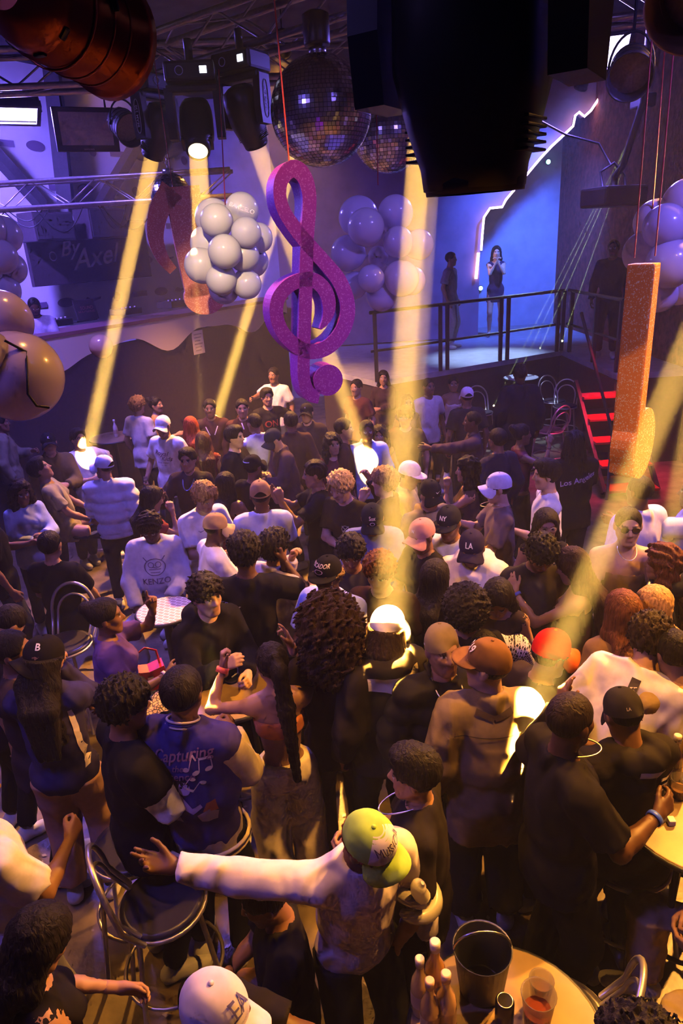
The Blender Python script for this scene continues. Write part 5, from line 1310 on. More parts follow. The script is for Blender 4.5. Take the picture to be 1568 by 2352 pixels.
def person(label, px, py, yaw, top, bottom, skin='brown', h=1.74, hair='short', hc=(.012, .009, .008), cap=None, beard=0, w=1.0, female=False,
           shoes=(.6, .6, .6), prints=(), neck=None, glasses=None, group=None, pos=None, lod=1.0, wrist=None, fz=0.0, **kw):
    NP[0] += 1; seed = NP[0]
    g = pose(h=h, w=w, female=female, **kw)
    R = RZ(yaw * D2R); off = R @ g.H
    hd = at_z(px, py, g.H[2] + fz) if pos is None else np.array([pos[0], pos[1], 0])
    if pos is not None: base = np.array(pos, float)
    else: base = np.array([hd[0] - off[0], hd[1] - off[1], fz])
    root = empty('person', base, yaw * D2R, label, 'person', group)
    dist = np.linalg.norm(base + off - CAM)
    v = min(max(.0095 + .0016 * dist, .0125), .026) * lod; vh = min(max(.0042 + .0010 * dist, .0064), .0135) * lod; vf = min(max(.0046 + .0005 * dist, .0058), .0095)
    if abs((yaw + kw.get('hyaw', 0) + 180) % 360 - 180) < 70: vh = min(vh * 1.5, .013)
    sk = SKIN[skin] if isinstance(skin, str) else skin
    body = obj('body', body_mesh(g, max(v * 1.25, .021), vh, vf, sk, beard, brow=[c * 1.0 for c in hc], covered=bottom is not None and bottom.get('len', 1) > .9), SKIN_M, root)
    if hair:
        f = hair_mesh(g, hair, min(max(.0060 + .0011 * dist, .0090), .0155), seed); 
        if cap is not None:
            Rc = g.Mh @ RX(cap.get('tilt', 6) * D2R); f.plane(g.H + g.Mh @ (V3(0, -.012, .022) * g.s), Rc @ V3(0, 0, 1))
        P, Q = f.mesh(); obj('hair', quad_mesh('hair', P, Q), HAIR_M, root, hc)
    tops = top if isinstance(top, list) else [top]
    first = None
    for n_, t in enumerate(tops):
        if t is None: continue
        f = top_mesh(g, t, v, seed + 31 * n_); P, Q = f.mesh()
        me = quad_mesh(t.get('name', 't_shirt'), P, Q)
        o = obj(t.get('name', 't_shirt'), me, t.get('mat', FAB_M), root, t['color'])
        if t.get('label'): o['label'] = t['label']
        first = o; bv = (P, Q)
    if first is not None and prints:
        bvh = BVHTree.FromPolygons([tuple(p) for p in bv[0]], [tuple(q) for q in bv[1].tolist()])
        for pr in prints:
            t, size, side, cx, cz, rot, col = pr[:7]
            nm = pr[7] if len(pr) > 7 else 'shirt_print'; sh = pr[8] if len(pr) > 8 else 0
            if isinstance(t, str): P2, F = text_polys(t, size, sh, .015)
            else: P2, F = np.array(t[0]) * size, [list(q) for q in t[1]]
            mirror_print(nm, P2, F, bvh, g, side, cx, cz, rot, first, col)
    if bottom is not None:
        tt = [t for t in tops if t is not None]
        if tt and all(t.get('crop') is None for t in tt): bottom = dict(bottom, rise=min(bottom.get('rise', .085), min(t.get('hem', -.1) for t in tt) + .07))
        f = bottom_mesh(g, bottom, v * 1.35, seed); P, Q = f.mesh()
        obj(bottom.get('name', 'trousers'), quad_mesh('trousers', P, Q), FAB_M, root, bottom['color'])
    if shoes is not None:
        for i in (0, 1):
            f = Field(np.minimum(g.an[i], g.toe[i]) - .12, np.maximum(g.an[i], g.toe[i]) + .12, .020)
            a, t = g.an[i], g.toe[i]; d = nrm(t - a); back = a - nrm(V3(d[0], d[1], 0)) * .03 + V3(0, 0, -.045)
            f.rc(back, t, .045, .038, .02); f.rc(a + V3(0, 0, -.01), back, .045, .044, .02); f.rc(back * .4 + t * .6, t + nrm(V3(d[0], d[1], 0)) * .02, .044, .034, .02)
            f.plane(V3(0, 0, min(a[2], t[2]) - .033 - .047), V3(0, 0, -1))
            P, Q = f.mesh(); P[:, 2] = np.maximum(P[:, 2], .002); obj('shoe', quad_mesh('shoe', P, Q), LEATHER_M, root, shoes)
    if cap is not None: cap_part(root, g, cap, v)
    if neck:
        col, rad, drop, r = neck; m = MB(); pts = []
        for i in range(25):
            a = 2 * math.pi * i / 25
            x, y = rad * math.sin(a), rad * math.cos(a)
            fr = .5 + .5 * math.cos(a)
            pts.append(g.nb + g.M @ V3(x, y * 1.0 + .03 + .085 * fr, .035 - drop * fr ** 1.5))
        m.tube(pts, r, 6, closed=True); m.build('necklace', METAL_M, root, col)
    if glasses:
        m = MB(); L = lambda x, y, z: g.H + g.Mh @ (V3(x, y, z) * g.s)
        for q in (-1, 1):
            pts = [L(q * (.033 + .024 * math.cos(a)), .092 - .012 * abs(math.cos(a)) * 0, .006 + .018 * math.sin(a)) for a in np.linspace(0, 2 * math.pi, 14, endpoint=False)]
            m.tube(pts, .0028, 5, closed=True); m.tube([L(q * .057, .09, .01), L(q * .08, .0, .012)], .0025, 5)
        m.tube([L(-.01, .094, .01), L(.01, .094, .01)], .0025, 5)
        go = m.build('glasses', BLACKP_M if glasses == 'dark' else METAL_M, root, (.6, .5, .4))
        if glasses == 'dark':
            for q in (-1, 1):
                mm = MB(); pts = [L(q * (.033 + .024 * math.cos(a)), .0915, .006 + .018 * math.sin(a)) for a in np.linspace(0, 2 * math.pi, 14, endpoint=False)]
                mm.add(pts, [tuple(range(14))]); mm.build('lens', BLACKP_M, go)
    if wrist:
        for (i, col, wd, rr) in wrist:
            a = nrm(g.wr[i] - g.el[i]); c0 = g.wr[i] - a * .022
            m = MB(); Rm = frame_to(a); m.lathe([(rr, -wd / 2), (rr + .003, -wd / 2), (rr + .003, wd / 2), (rr, wd / 2)], c0, 18, Rm, cap=(False, False))
            m.build('wristband', PLAST_M, root, col)
    g.root = root; g.base = base; g.R = R; g.world = lambda p: base + R @ np.asarray(p)
    return g
# garments
def tee(c, **k): return dict(dict(name='t_shirt', color=c, sleeve=.74, ease=.014, hem=-.13, sr=.020), **k)
def tank(c, **k): return dict(dict(name='tank_top', color=c, sleeve=0, ease=.006, hem=-.05, neck=.085, fold=.003), **k)
def sweat(c, **k): return dict(dict(name='sweatshirt', color=c, sleeve=1.95, ease=.019, hem=-.10, sr=.020, fold=.009, neck=.062), **k)
def hoodie(c, **k): return dict(dict(name='hoodie', color=c, sleeve=1.95, ease=.021, hem=-.12, sr=.022, fold=.009, hood=True, neck=.06), **k)
def jacket(c, **k): return dict(dict(name='jacket', color=c, sleeve=1.95, ease=.022, hem=-.12, sr=.022, fold=.009, collar=True, neck=.055), **k)
def puffer(c, **k): return dict(dict(name='puffer_jacket', color=c, sleeve=1.96, ease=.038, hem=-.10, sr=.036, puff=True, fold=.005, collar=True, neck=.058), **k)
def jeans(c=(.03, .035, .06), **k): return dict(dict(name='jeans', color=c, ease=.014), **k)
def pants(c=(.02, .02, .02), **k): return dict(dict(name='trousers', color=c, ease=.016), **k)
# ------------------------------------------------------------------ the crowd (yaw 0 faces away from the balcony, 180 faces it)
BK = (.012, .011, .014); WH = (.72, .72, .76); NV = (.02, .025, .07); DK = (.03, .026, .03)
def poly(*pts): return (np.array(pts, float), [tuple(range(len(pts)))])
def ring(r0, r1, n=20, sx=1, sy=1, cx=0, cy=0):
    P = [(cx + sx * r * math.cos(a), cy + sy * r * math.sin(a)) for r in (r0, r1) for a in np.linspace(0, 6.2832, n, endpoint=False)]
    return (np.array(P), [(i, (i + 1) % n, n + (i + 1) % n, n + i)[::-1] for i in range(n)])
def join(*shapes):
    P, F, o = [], [], 0
    for (p, f) in shapes: P.append(p); F += [tuple(i + o for i in q) for q in f]; o += len(p)
    return (np.concatenate(P), F)
def bar(x0, y0, x1, y1, w, n=6):
    d = np.array([x1 - x0, y1 - y0]); L = np.linalg.norm(d); u = d / L; q = np.array([-u[1], u[0]]) * w / 2; P = []
    for i in range(n + 1): c = np.array([x0, y0]) + d * i / n; P += [c - q, c + q]
    return (np.array(P), [(2 * i, 2 * i + 2, 2 * i + 3, 2 * i + 1) for i in range(n)])
def ell(cx, cy, rx, ry, rot=0, n=14): return (np.array([(cx + rx * math.cos(a) * math.cos(rot) - ry * math.sin(a) * math.sin(rot), cy + rx * math.cos(a) * math.sin(rot) + ry * math.sin(a) * math.cos(rot)) for a in np.linspace(0, 6.2832, n, endpoint=False)]), [tuple(range(n))])
NOTE1 = join(ell(0, 0, .018, .013, .3), bar(.016, 0, .03, .075, .005), bar(.03, .075, .05, .045, .008))
NOTE2 = join(ell(0, 0, .018, .013, .3), ell(.062, .006, .018, .013, .3), bar(.016, 0, .022, .07, .005), bar(.078, .006, .084, .078, .005), bar(.02, .07, .086, .078, .014))
SWOOSH = poly((-.03, .006), (-.012, -.012), (.04, .014), (-.008, 0), (-.018, .001), (-.024, .008))
def cap(color, **k): return dict(dict(color=color), **k)
J = jeans(); PB = pants()

# ---- far side, under the booth
person('man in drab hoodie half hidden behind the pale large balloon', 2, 972, -70, hoodie((.20, .18, .13)), PB, 'brown', arms=('down', 'front'))
person('man in olive jacket and black cap beside the overlit white shirt', 112, 1018, 208, jacket((.16, .12, .045)), PB, 'light', cap=cap(BK, logo=[('K', .035, 0, (.8, .8, .8), .04)]), hair='fade', arms=('down', 'front'))
person('man in glaring white shirt turning under a beam', 180, 1008, 228, tee((.85, .83, .78), ease=.03, loose=.04), J, 'light', hair='quiff', w=1.12, arms=('front', 'hip'), hpitch=-5, h=1.7)
person('reclining man in olive shirt gazing upwards in profile', 92, 1078, -72, [tee((.30, .26, .14)), ], J, 'tan', hpitch=-24, lean=-14, legs='sit', seat=.78, arms=('low', 'low'), hair='quiff', wrist=[(0, (.2, .3, .9), .014, .03)])
person('woman with long wavy hair in pale denim jacket', 48, 1132, 222, jacket((.34, .40, .60), name='denim_jacket', ease=.02), J, 'brown', hair='longwavy', female=True, h=1.62, arms=('front', 'phone'), hc=(.016, .009, .008), hpitch=8)
person('seated man in plain black t-shirt seen from behind at the picture edge', 116, 1252, -8, tee(BK), J, 'tan', legs='sit', seat=.60, arms=('low', 'low'))
person('person in black t-shirt cut off beside the denim jacket', -34, 1165, -60, tee(BK), J, 'brown', arms=('down', 'front'))
person('man in pale quilted puffer jacket and light cap facing away', 238, 1072, 8, puffer((.62, .62, .80), hem=-.06), pants((.02, .02, .03)), 'tan', h=1.72, hyaw=62, w=1.06, cap=cap((.60, .62, .82), gap=True, flat=False), hair='fade', arms=('down', 'front'))
person('fair-haired man in long off-white t-shirt facing the booth', 316, 932, -28, tee((.70, .66, .66), hem=-.2), J, 'light', hair='curltop', hc=(.30, .17, .06), arms=('down', 'down'))
person('bare-shouldered woman with tied hair under the booth', 358, 930, -105, tank((.12, .05, .04), scoop=True), J, 'tan', female=True, hair='bun', h=1.68, arms=('front', 'down'))
gr = person('man in white cap and printed white t-shirt holding a glass', 374, 978, 158, tee((.78, .75, .78), hem=-.2, ease=.024), J, 'tan', h=1.76, hpitch=8, cap=cap((.82, .80, .82)), hair='fade', arms=((( .10, .16, -.42), (.6, -1, 0), .8, {}), 'down'), prints=[('Royal', .085, 1, -.02, .02, -.12, (.12, .08, .14), 'shirt_print', .3), ('Kids', .075, 1, .05, -.05, -.12, (.12, .08, .14), 'shirt_print', .3), ('ROYAL STUDIO', .022, 1, .0, -.10, -.02, (.15, .1, .15)), ('NEW YORK', .014, 1, .01, -.13, -.02, (.2, .15, .2))])
cup(gr.world(gr.wr[0] + V3(-.03, .07, -.03)), 'small glass held by the man in the white cap', .7, None, (.6, .5, .3))
person('red-haired woman seen from behind near the booth', 438, 978, 15, tank((.08, .02, .02)), J, 'light', female=True, hair='long', hc=(.30, .045, .015), h=1.64, arms=('down', 'front'))
person('woman with long straight brown hair beside the red-haired woman', 466, 1014, 20, tank((.14, .03, .03)), J, 'tan', female=True, hair='long', hc=(.06, .018, .012), h=1.60, arms=('front', 'front'))
person('man in dark bomber jacket raising an open palm', 431, 1056, 172, jacket((.030, .020, .026)), PB, 'tan', hair='quiff', h=1.70, arms=((( .04, .36, -.06), (.6, -.2, -1), .12, {'hax': (0, .3, 1), 'palm': (0, 1, .2)}), 'down'), neck=((.25, .3, .8), .06, .16, .006), hpitch=0)
person('woman in profile with long dark hair and hand at her mouth', 350, 1146, -68, tee((.16, .03, .03), sleeve=.5), J, 'tan', female=True, hair='long', h=1.62, hpitch=18, arms=('mouth', 'front'))
person('curly blond man in bright white t-shirt looking down', 470, 1142, 222, tee((.85, .83, .85), ease=.026), J, 'tan', hair='curltop', hc=(.42, .24, .07), hpitch=22, lean=10, arms=('front', 'front'), h=1.74, prints=[(SWOOSH, 1.0, 1, -.09, .06, 0, (.3, .3, .4), 'shirt_logo')])
person('man in tan patterned cap and white t-shirt looking at his hands', 496, 1212, -62, tee((.74, .72, .78)), J, 'dark', h=1.68, hpitch=14, lean=6, cap=cap((.40, .26, .13), bcolor=(.55, .42, .22)), hair='fade', arms=('phone', 'front'), wrist=[(1, (.8, .7, .5), .03, .03)])
KZ = join(ring(.075, .082, 24, 1.1, .9), ring(.02, .026, 12, cx=-.03, cy=.02), ring(.02, .026, 12, cx=.03, cy=.02), bar(-.05, -.02, .05, -.02, .006), bar(-.04, -.045, .04, -.045, .006), bar(-.06, .05, -.09, .085, .008), bar(.06, .05, .09, .085, .008), bar(-.02, 0, .02, -.01, .006))
person('man in lavender-white sweatshirt with tiger print bowing over the chequered table', 345, 1212, 186, sweat((.62, .60, .70), ease=.034, loose=.05), pants((.45, .45, .6)), 'dark', h=1.74, hpitch=26, hair='curly', hc=(.02, .012, .008), legs='sit', seat=.66, w=1.08, arms=('low', 'lap'), prints=[(KZ, 1.0, 1, 0, .0, 0, (.16, .13, .22), 'chest_emblem'), ('KENZO', .07, 1, 0, -.125, 0, (.16, .13, .22))])
person('man with bushy dark curls in black hoodie leaning in talking', 474, 1368, 222, hoodie(BK), PB, 'light', hair='curly', h=1.72, lean=8, arms=((( -.05, .34, -.05), (.6, 0, -1), .6, {}), 'front'), hc=(.014, .009, .007), legs='perch', seat=.86)
person('dark-haired man in black t-shirt smiling in profile', 539, 1004, -108, tee(BK), J, 'light', hair='quiff', arms=('down', 'front'), h=1.76)
person('young man with bowl cut in black shirt with red letters', 613, 912, 205, tee((.016, .014, .016)), J, 'tan', hair='bowl', prints=[('ON', .13, 1, .0, -.03, 0, (.45, .05, .02))], arms=('down', 'hip'))
person('dim person in striped dark tracksuit below the slanting beam', 482, 938, 185, jacket((.05, .02, .025)), PB, 'brown', prints=[(join(bar(-.08, .05, -.03, -.06, .012), bar(.08, .05, .03, -.06, .012)), 1.0, 1, 0, .06, 0, (.6, .5, .7), 'stripe')], arms=('down', 'down'))
person('man in dark zip top with pale collar behind the smiling man', 556, 938, 190, jacket((.06, .025, .02)), PB, 'tan', arms=('down', 'front'), prints=[(bar(-.03, .1, -.01, .02, .014), 1.0, 1, 0, .06, 0, (.7, .6, .7), 'stripe')])
person('man in white t-shirt reaching past the treble clef', 628, 862, 158, tee((.66, .58, .56)), J, 'brown', h=1.78, arms=('fwd', 'down'), hair='short')
person('man with cropped hair and white upturned collar seen from behind', 584, 972, 42, jacket((.60, .58, .66)), PB, 'tan', hair='fade', arms=('front', 'front'))
person('man in dark cap bending left with white collar', 628, 1010, 112, jacket((.05, .03, .045)), PB, 'tan', hpitch=30, lean=10, cap=cap((.016, .016, .03), logo=[('B', .03, 0, (.7, .7, .9), .04)]), hair='fade', arms=('front', 'phone'))
person('person in black cap with white strap over the phone-holding woman', 582, 1072, -35, tee(BK), PB, 'brown', cap=cap(BK, logo=[(bar(-.09, 0, .09, .0, .008), 1.0, 150, (.8, .8, .9), .05)]), hair='fade', arms=('front', 'down'), h=1.72)
gp = person('bare-shouldered woman with long dark hair holding a phone', 519, 1112, -22, tank((.20, .05, .04), scoop=True), J, 'tan', female=True, hair='long', h=1.62, arms=((( -.02, .34, -.16), (.6, 0, -1), .5, {}), 'front'))
person('man in light blue t-shirt and patterned cap seen from behind', 598, 1136, 6, tee((.55, .60, .82), ease=.024), J, 'dark', h=1.78, cap=cap((.36, .22, .13), gap=True, brim=True), hair='fade', arms=('front', 'front'), neck=((.5, .4, .3), .06, .0, .004))
person('man with cornrow braids and raised forearms in profile', 722, 1088, 92, tee(BK), PB, 'tan', hair='corn', h=1.78, arms=((( -.12, .40, .02), (.5, .1, -1), [.5, .2, .4, .7, .8], {'hax': (0, .2, 1)}), (( .0, .34, .06), (.6, 0, -1), .9, {'hax': (-.2, .2, 1)})), hpitch=4)
person('blond curly man in black t-shirt with crossed forearms', 782, 1118, 142, tee((.030, .024, .018)), PB, 'light', hair='curltop', hc=(.62, .40, .13), hpitch=20, h=1.78, arms=('cross', 'lap'), lean=6, prints=[(join(bar(-.03, -.03, .03, .03, .008), bar(-.03, .03, .03, -.03, .008), ring(.03, .036, 12)), 1.0, 1, .06, -.02, 0, (.5, .45, .35), 'shirt_print')])
person('curly-haired man blazing in light beside the blond man', 882, 1108, 66, jacket((.05, .04, .03)), PB, 'light', hair='curly', hc=(.30, .18, .07), h=1.76, arms=('upbent', 'mouth'))
person('man in pinkish white cap and tan jacket', 941, 1090, -112, jacket((.42, .33, .16)), PB, 'tan', hpitch=18, cap=cap((.72, .58, .58), flat=True, logo=[('S', .04, 0, (.9, .8, .85), .045)]), hair='fade', h=1.74, arms=('front', 'down'))
person('bowed man in navy cap with white emblem and blue striped jersey', 855, 1192, 176, tee((.10, .12, .34), name='jersey', sleeve=.9), PB, 'brown', hpitch=36, lean=8, cap=cap((.012, .014, .03), logo=[('Sox', .036, 0, (.75, .7, .8), .06), (ring(.012, .017, 14, 1.3, 1), 1.0, 0, (.6, .55, .8), .018)]), hair='fade', arms=('front', 'front'))
person('man in black t-shirt with white letters raising a fist', 562, 1270, 4, tee(BK), PB, 'dark', hair='curly', arms=((( .06, .22, .06), (.6, -.2, -1), .95, {'hax': (0, .1, 1)}), 'front'), prints=[('ERRY', .06, -1, -.13, .03, -.3, (.70, .66, .95))], h=1.84)
person('curly-topped man in pale lavender jacket touching his face', 630, 1258, -42, jacket((.50, .44, .50)), PB, 'tan', hair='curltop', arms=('front', 'mouth'), h=1.72, wrist=[(1, (.25, .3, .9), .016, .032)])
person('man in black lettered cap and light blue t-shirt looking down', 752, 1320, 150, tee((.42, .50, .85), ease=.026), PB, 'dark', hpitch=6, h=1.74, hair='curly', hc=(.20, .12, .03), cap=cap(BK, flat=True, logo=[('PESCADOR', .034, -12, (.80, .68, .66), .058), (ring(.016, .019, 16, 1.9, .8), 1.0, -8, (.6, .4, .6), .022)]), arms=('front', 'front'))
person('dark curly-haired person behind the lettered cap', 806, 1270, 178, tee(DK), PB, 'brown', hair='curly', hpitch=20, h=1.70)
person('person with reddish brown bushy hair under the main beam', 872, 1315, 158, tee((.06, .03, .02)), PB, 'tan', hair='curly', hc=(.11, .035, .015), h=1.74, hpitch=10)
person('man in dark cap with white tick looking down beside the tan jacket', 988, 1136, -150, jacket((.28, .21, .11)), PB, 'tan', hpitch=18, cap=cap((.02, .018, .018), logo=[(SWOOSH, .8, 0, (.85, .8, .8), .03)]), hair='fade')
person('man in dusty mauve cap pointing his visor down-left', 968, 1230, 124, tee(BK), PB, 'brown', hpitch=14, cap=cap((.42, .20, .22), logo=[('N', .03, 12, (.6, .5, .8), .04)]), hair='fade', arms=('front', 'front'), h=1.74)
# ---- far centre and right
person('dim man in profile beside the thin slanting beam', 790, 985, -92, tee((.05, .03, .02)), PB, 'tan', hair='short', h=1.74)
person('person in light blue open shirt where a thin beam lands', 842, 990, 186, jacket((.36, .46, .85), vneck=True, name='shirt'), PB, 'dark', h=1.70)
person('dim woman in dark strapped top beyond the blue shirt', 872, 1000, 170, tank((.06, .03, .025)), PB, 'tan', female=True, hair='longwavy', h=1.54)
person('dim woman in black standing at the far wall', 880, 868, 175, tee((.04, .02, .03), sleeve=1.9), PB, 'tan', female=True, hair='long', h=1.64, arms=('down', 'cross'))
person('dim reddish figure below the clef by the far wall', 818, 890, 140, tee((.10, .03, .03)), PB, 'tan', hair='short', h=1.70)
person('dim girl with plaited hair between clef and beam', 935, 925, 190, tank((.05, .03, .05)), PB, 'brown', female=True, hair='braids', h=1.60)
person('man in pale shirt crossed by the tall yellow beam', 984, 888, 205, tee((.50, .44, .42)), PB, 'brown', hair='fade')
person('smiling woman in off-shoulder top seated below the stage', 1041, 882, 176, tank((.55, .42, .36), scoop=True), PB, 'brown', female=True, hair='bun', h=1.62)
person('person in pale cap seen from behind below the stage', 1072, 910, 2, tee((.022, .02, .024)), PB, 'brown', cap=cap((.62, .52, .56), gap=True), hair='fade')
person('dark-clad man stretching an arm toward the beam', 1084, 968, 84, sweat((.05, .03, .04)), PB, 'dark', arms=('down', 'fwd'), hair='fade', h=1.70)
person('tall broad man in black jacket facing the stage', 1194, 858, -4, jacket((.012, .012, .022), ease=.04), PB, 'dark', h=1.92, w=1.15, hair='fade')
person('woman in dark red dress lifting a fist near the red steps', 1198, 998, -88, tank((.12, .03, .05)), PB, 'brown', female=True, hair='bun', arms=('upbent', 'front'), h=1.66)
person('person with dreadlocks in black shirt lettered on the back', 1318, 1018, 6, tee(BK, ease=.03), PB, 'dark', hair='braids', h=1.78, w=1.1, prints=[('Los Angeles', .075, -1, .0, .02, .22, (.55, .45, .62), 'back_lettering', .15)], arms=('front', 'down'))
gw = person('dark-haired woman in profile raising a cup', 1072, 1080, 84, tank((.05, .03, .03)), PB, 'tan', female=True, hair='longwavy', h=1.66, arms=('front', 'mouth'))
cup(gw.world(gw.wr[1] + V3(0, .08, .06)), 'small round cup raised by the dark-haired woman', .6, None, (.4, .25, .12))
person('man in navy cap with white monogram behind the hooded man', 1030, 1200, 145, tee((.62, .62, .80)), PB, 'brown', hpitch=18, cap=cap((.014, .014, .03), flat=True, logo=[('NY', .042, 0, (.8, .78, .8), .048)]), hair='fade', prints=[('ECKO', .06, 1, 0, .02, 0, (.12, .14, .3))], h=1.76)
person('man in white hoodie and navy cap bowing his head', 1083, 1258, 158, hoodie((.70, .62, .64), ease=.04), PB, 'brown', hpitch=24, lean=6, cap=cap((.022, .016, .05), logo=[('LA', .05, 0, (.82, .8, .86), .05)]), hair='fade', w=1.1, arms=('front', 'front'))
person('man in bright white cap and taupe t-shirt in profile', 1143, 1120, 84, tee((.17, .12, .11)), PB, 'light', cap=cap((.82, .76, .84), logo=[('CAVS', .03, 0, (.06, .05, .08), .045)]), hair='short', h=1.78, neck=((.9, .75, .4), .06, .02, .003), arms=('drink', 'front'), hpitch=6)
person('man in white t-shirt with dark quiff in profile by the red steps', 1254, 1090, 82, tee((.70, .70, .82)), PB, 'light', hair='quiff', h=1.80, hpitch=4, arms=('down', 'front'))
person('woman with glasses and long dark hair facing the balcony', 1254, 1206, 176, tank(BK), PB, 'tan', female=True, hair='long', glasses='wire', h=1.66, hpitch=6)
person('man looking down with dark curls before the woman with glasses', 1242, 1272, 186, tee((.03, .025, .03)), PB, 'brown', hair='curly', hpitch=36, h=1.76, beard=.5)
person('bare-shouldered woman resting a banded hand on a friend', 1312, 1300, 62, tank((.05, .02, .02), scoop=True), PB, 'tan', female=True, hair='long', hc=(.03, .014, .01), h=1.68, hpitch=20, arms=('front', (( -.02, .40, .02), (.5, .2, -1), .2, {'hax': (-.3, .3, .9)})), wrist=[(1, (.08, .1, .5), .02, .03)])
person('woman with centre-parted straight black hair looking down', 1143, 1375, 162, tank((.03, .02, .03)), PB, 'tan', female=True, hair='long', hpitch=38, h=1.68)
person('person with tight black curls beside the parted hair', 1068, 1402, 4, tee(BK), PB, 'brown', hair='afro', h=1.66, hc=(.012, .008, .007))
person('woman in thin-strapped top with long dark hair near the main beam', 1000, 1325, -38, tank((.03, .02, .02)), PB, 'tan', female=True, hair='long', h=1.64)
person('man in dark sunglasses with bare chest bringing hands together', 1442, 1208, 166, tank((.30, .20, .10), scoop=True, name='vest'), PB, 'light', hair='fade', glasses='dark', h=1.82, arms=('phone', 'phone'), wrist=[(0, (.8, .8, .85), .02, .032)], neck=((.8, .8, .85), .06, .05, .003))
person('person in loose white shirt behind the orange note', 1468, 1128, 24, tee((.62, .58, .80), ease=.045, hem=-.16), PB, 'dark', hair='fade', h=1.80, w=1.08)
person('person in white sleeve cut off beyond the white shirt', 1592, 1130, 60, tee((.66, .62, .82), ease=.03), PB, 'brown', arms=('down', 'fwd'))
person('brown-haired woman in black hood before the sunglasses man', 1520, 1292, 68, hoodie(BK), PB, 'tan', female=True, hair='longwavy', hc=(.12, .04, .018), h=1.66)
person('woman with glossy straight brown hair seen from behind', 1428, 1404, 4, tee((.30, .17, .06), sleeve=1.9), PB, 'tan', female=True, hair='long', hc=(.13, .045, .018), h=1.70)
person('fair person with glowing hair next to the glossy brown hair', 1496, 1392, 96, tee((.30, .2, .1)), PB, 'light', female=True, hair='long', hc=(.50, .28, .10), h=1.64)
person('person in mustard sweater behind the white tagged t-shirt', 1545, 1500, 10, sweat((.38, .26, .09)), PB, 'tan', hair='short', h=1.70, hpitch=20)
person('man in black cap in the dark between clef and crowd', 704, 948, 170, jacket((.03, .02, .025)), PB, 'tan', cap=cap(BK, logo=[('B', .02, 0, (.6, .5, .7), .04)]), hair='fade', h=1.72)
person('person in dark jacket seen from behind below the clef', 668, 968, 10, jacket((.04, .022, .024)), PB, 'brown', hair='short', h=1.74)
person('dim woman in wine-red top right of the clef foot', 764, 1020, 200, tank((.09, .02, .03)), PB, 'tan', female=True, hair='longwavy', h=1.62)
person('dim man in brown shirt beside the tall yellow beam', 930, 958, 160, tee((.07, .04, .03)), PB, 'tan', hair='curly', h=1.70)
person('dark-clad person between raised arm and red steps', 1142, 1010, 30, sweat((.03, .025, .04)), PB, 'brown', hair='short', h=1.72)
# ---- middle
person('man in olive back-turned cap and black quilted jacket looking down', 1016, 1492, 194, puffer((.020, .018, .016), ease=.035, sr=.03, label='black quilted jacket with glaring pale shoulder'), PB, 'tan', h=1.76, hpitch=-6, cap=cap((.23, .17, .085), turn=150, tall=.10, logo=[('NE', .014, 120, (.8, .8, .8), .012)]), hair='fade', neck=((.95, .8, .5), .07, .10, .004), arms=('down', 'down'), beard=.25)
HT = mat('houndstooth', color=(.5, .4, .6), rough=.85); _n = HT.node_tree; _N = _n.nodes; _tc = _N.new('ShaderNodeTexCoord'); _mp = _N.new('ShaderNodeMapping'); _mp.inputs['Rotation'].default_value = (.3, .4, .6); _ck = _N.new('ShaderNodeTexMagic'); _ck.turbulence_depth = 3; _ck.inputs['Scale'].default_value = 28; _ck.inputs['Distortion'].default_value = 1.6
_rp = _N.new('ShaderNodeValToRGB'); _rp.color_ramp.interpolation = 'CONSTANT'; _rp.color_ramp.elements[0].color = (.02, .015, .03, 1); _rp.color_ramp.elements[1].position = .46; _rp.color_ramp.elements[1].color = (.78, .68, .80, 1)
_n.links.new(_tc.outputs['Object'], _mp.inputs[0]); _n.links.new(_mp.outputs[0], _ck.inputs[0]); _n.links.new(_ck.outputs['Fac'], _rp.inputs[0]); _n.links.new(_rp.outputs[0], _N['Principled BSDF'].inputs['Base Color'])
person('person bending over in black and white patterned shirt', 1112, 1492, 158, tee((.5, .5, .5), mat=HT, sleeve=1.6, ease=.03, name='patterned_shirt'), PB, 'tan', lean=62, hpitch=60, h=1.74, hair='short', arms=('front', 'front'))
person('man in brown flat-brimmed cap and olive-beige overshirt seen from behind', 1118, 1528, 0, jacket((.24, .17, .085), ease=.030, loose=.04, hem=-.26, sr=.032, name='overshirt'), pants((.016, .014, .016), bag=.03), 'light', h=1.80, w=1.08, hyaw=62, cap=cap((.16, .075, .03), flat=True, tall=.105, blen=.08, logo=[('C19', .05, 14, (.9, .82, .7), .05), (poly((-.012, -.012), (.014, -.008), (-.012, .012)), 1.0, -62, (.9, .88, .85), .022)]), hair='fade', neck=((.9, .85, .8), .058, .0, .004), arms=('down', 'down'), prints=[(bar(-.19, 0, .19, 0, .005, 12), 1.0, -1, 0, .045, 0, (.07, .045, .02), 'yoke_seam'), (join(bar(-.085, .155, 0, .125, .03), bar(0, .125, .085, .155, .03)), 1.0, -1, 0, .01, 0, (.06, .035, .02), 'dark_collar')])
person('man in red cap and dark t-shirt looking down', 1266, 1502, -74, tee((.03, .02, .018)), PB, 'tan', hpitch=16, h=1.72, lean=8, cap=cap((.62, .015, .012), tall=.105, bcolor=(.6, .10, .02), logo=[('B', .022, 150, (.8, .75, .9), .02)]), hair='short', w=1.08)
TAG = join(bar(0, .13, 0, -.13, .045))
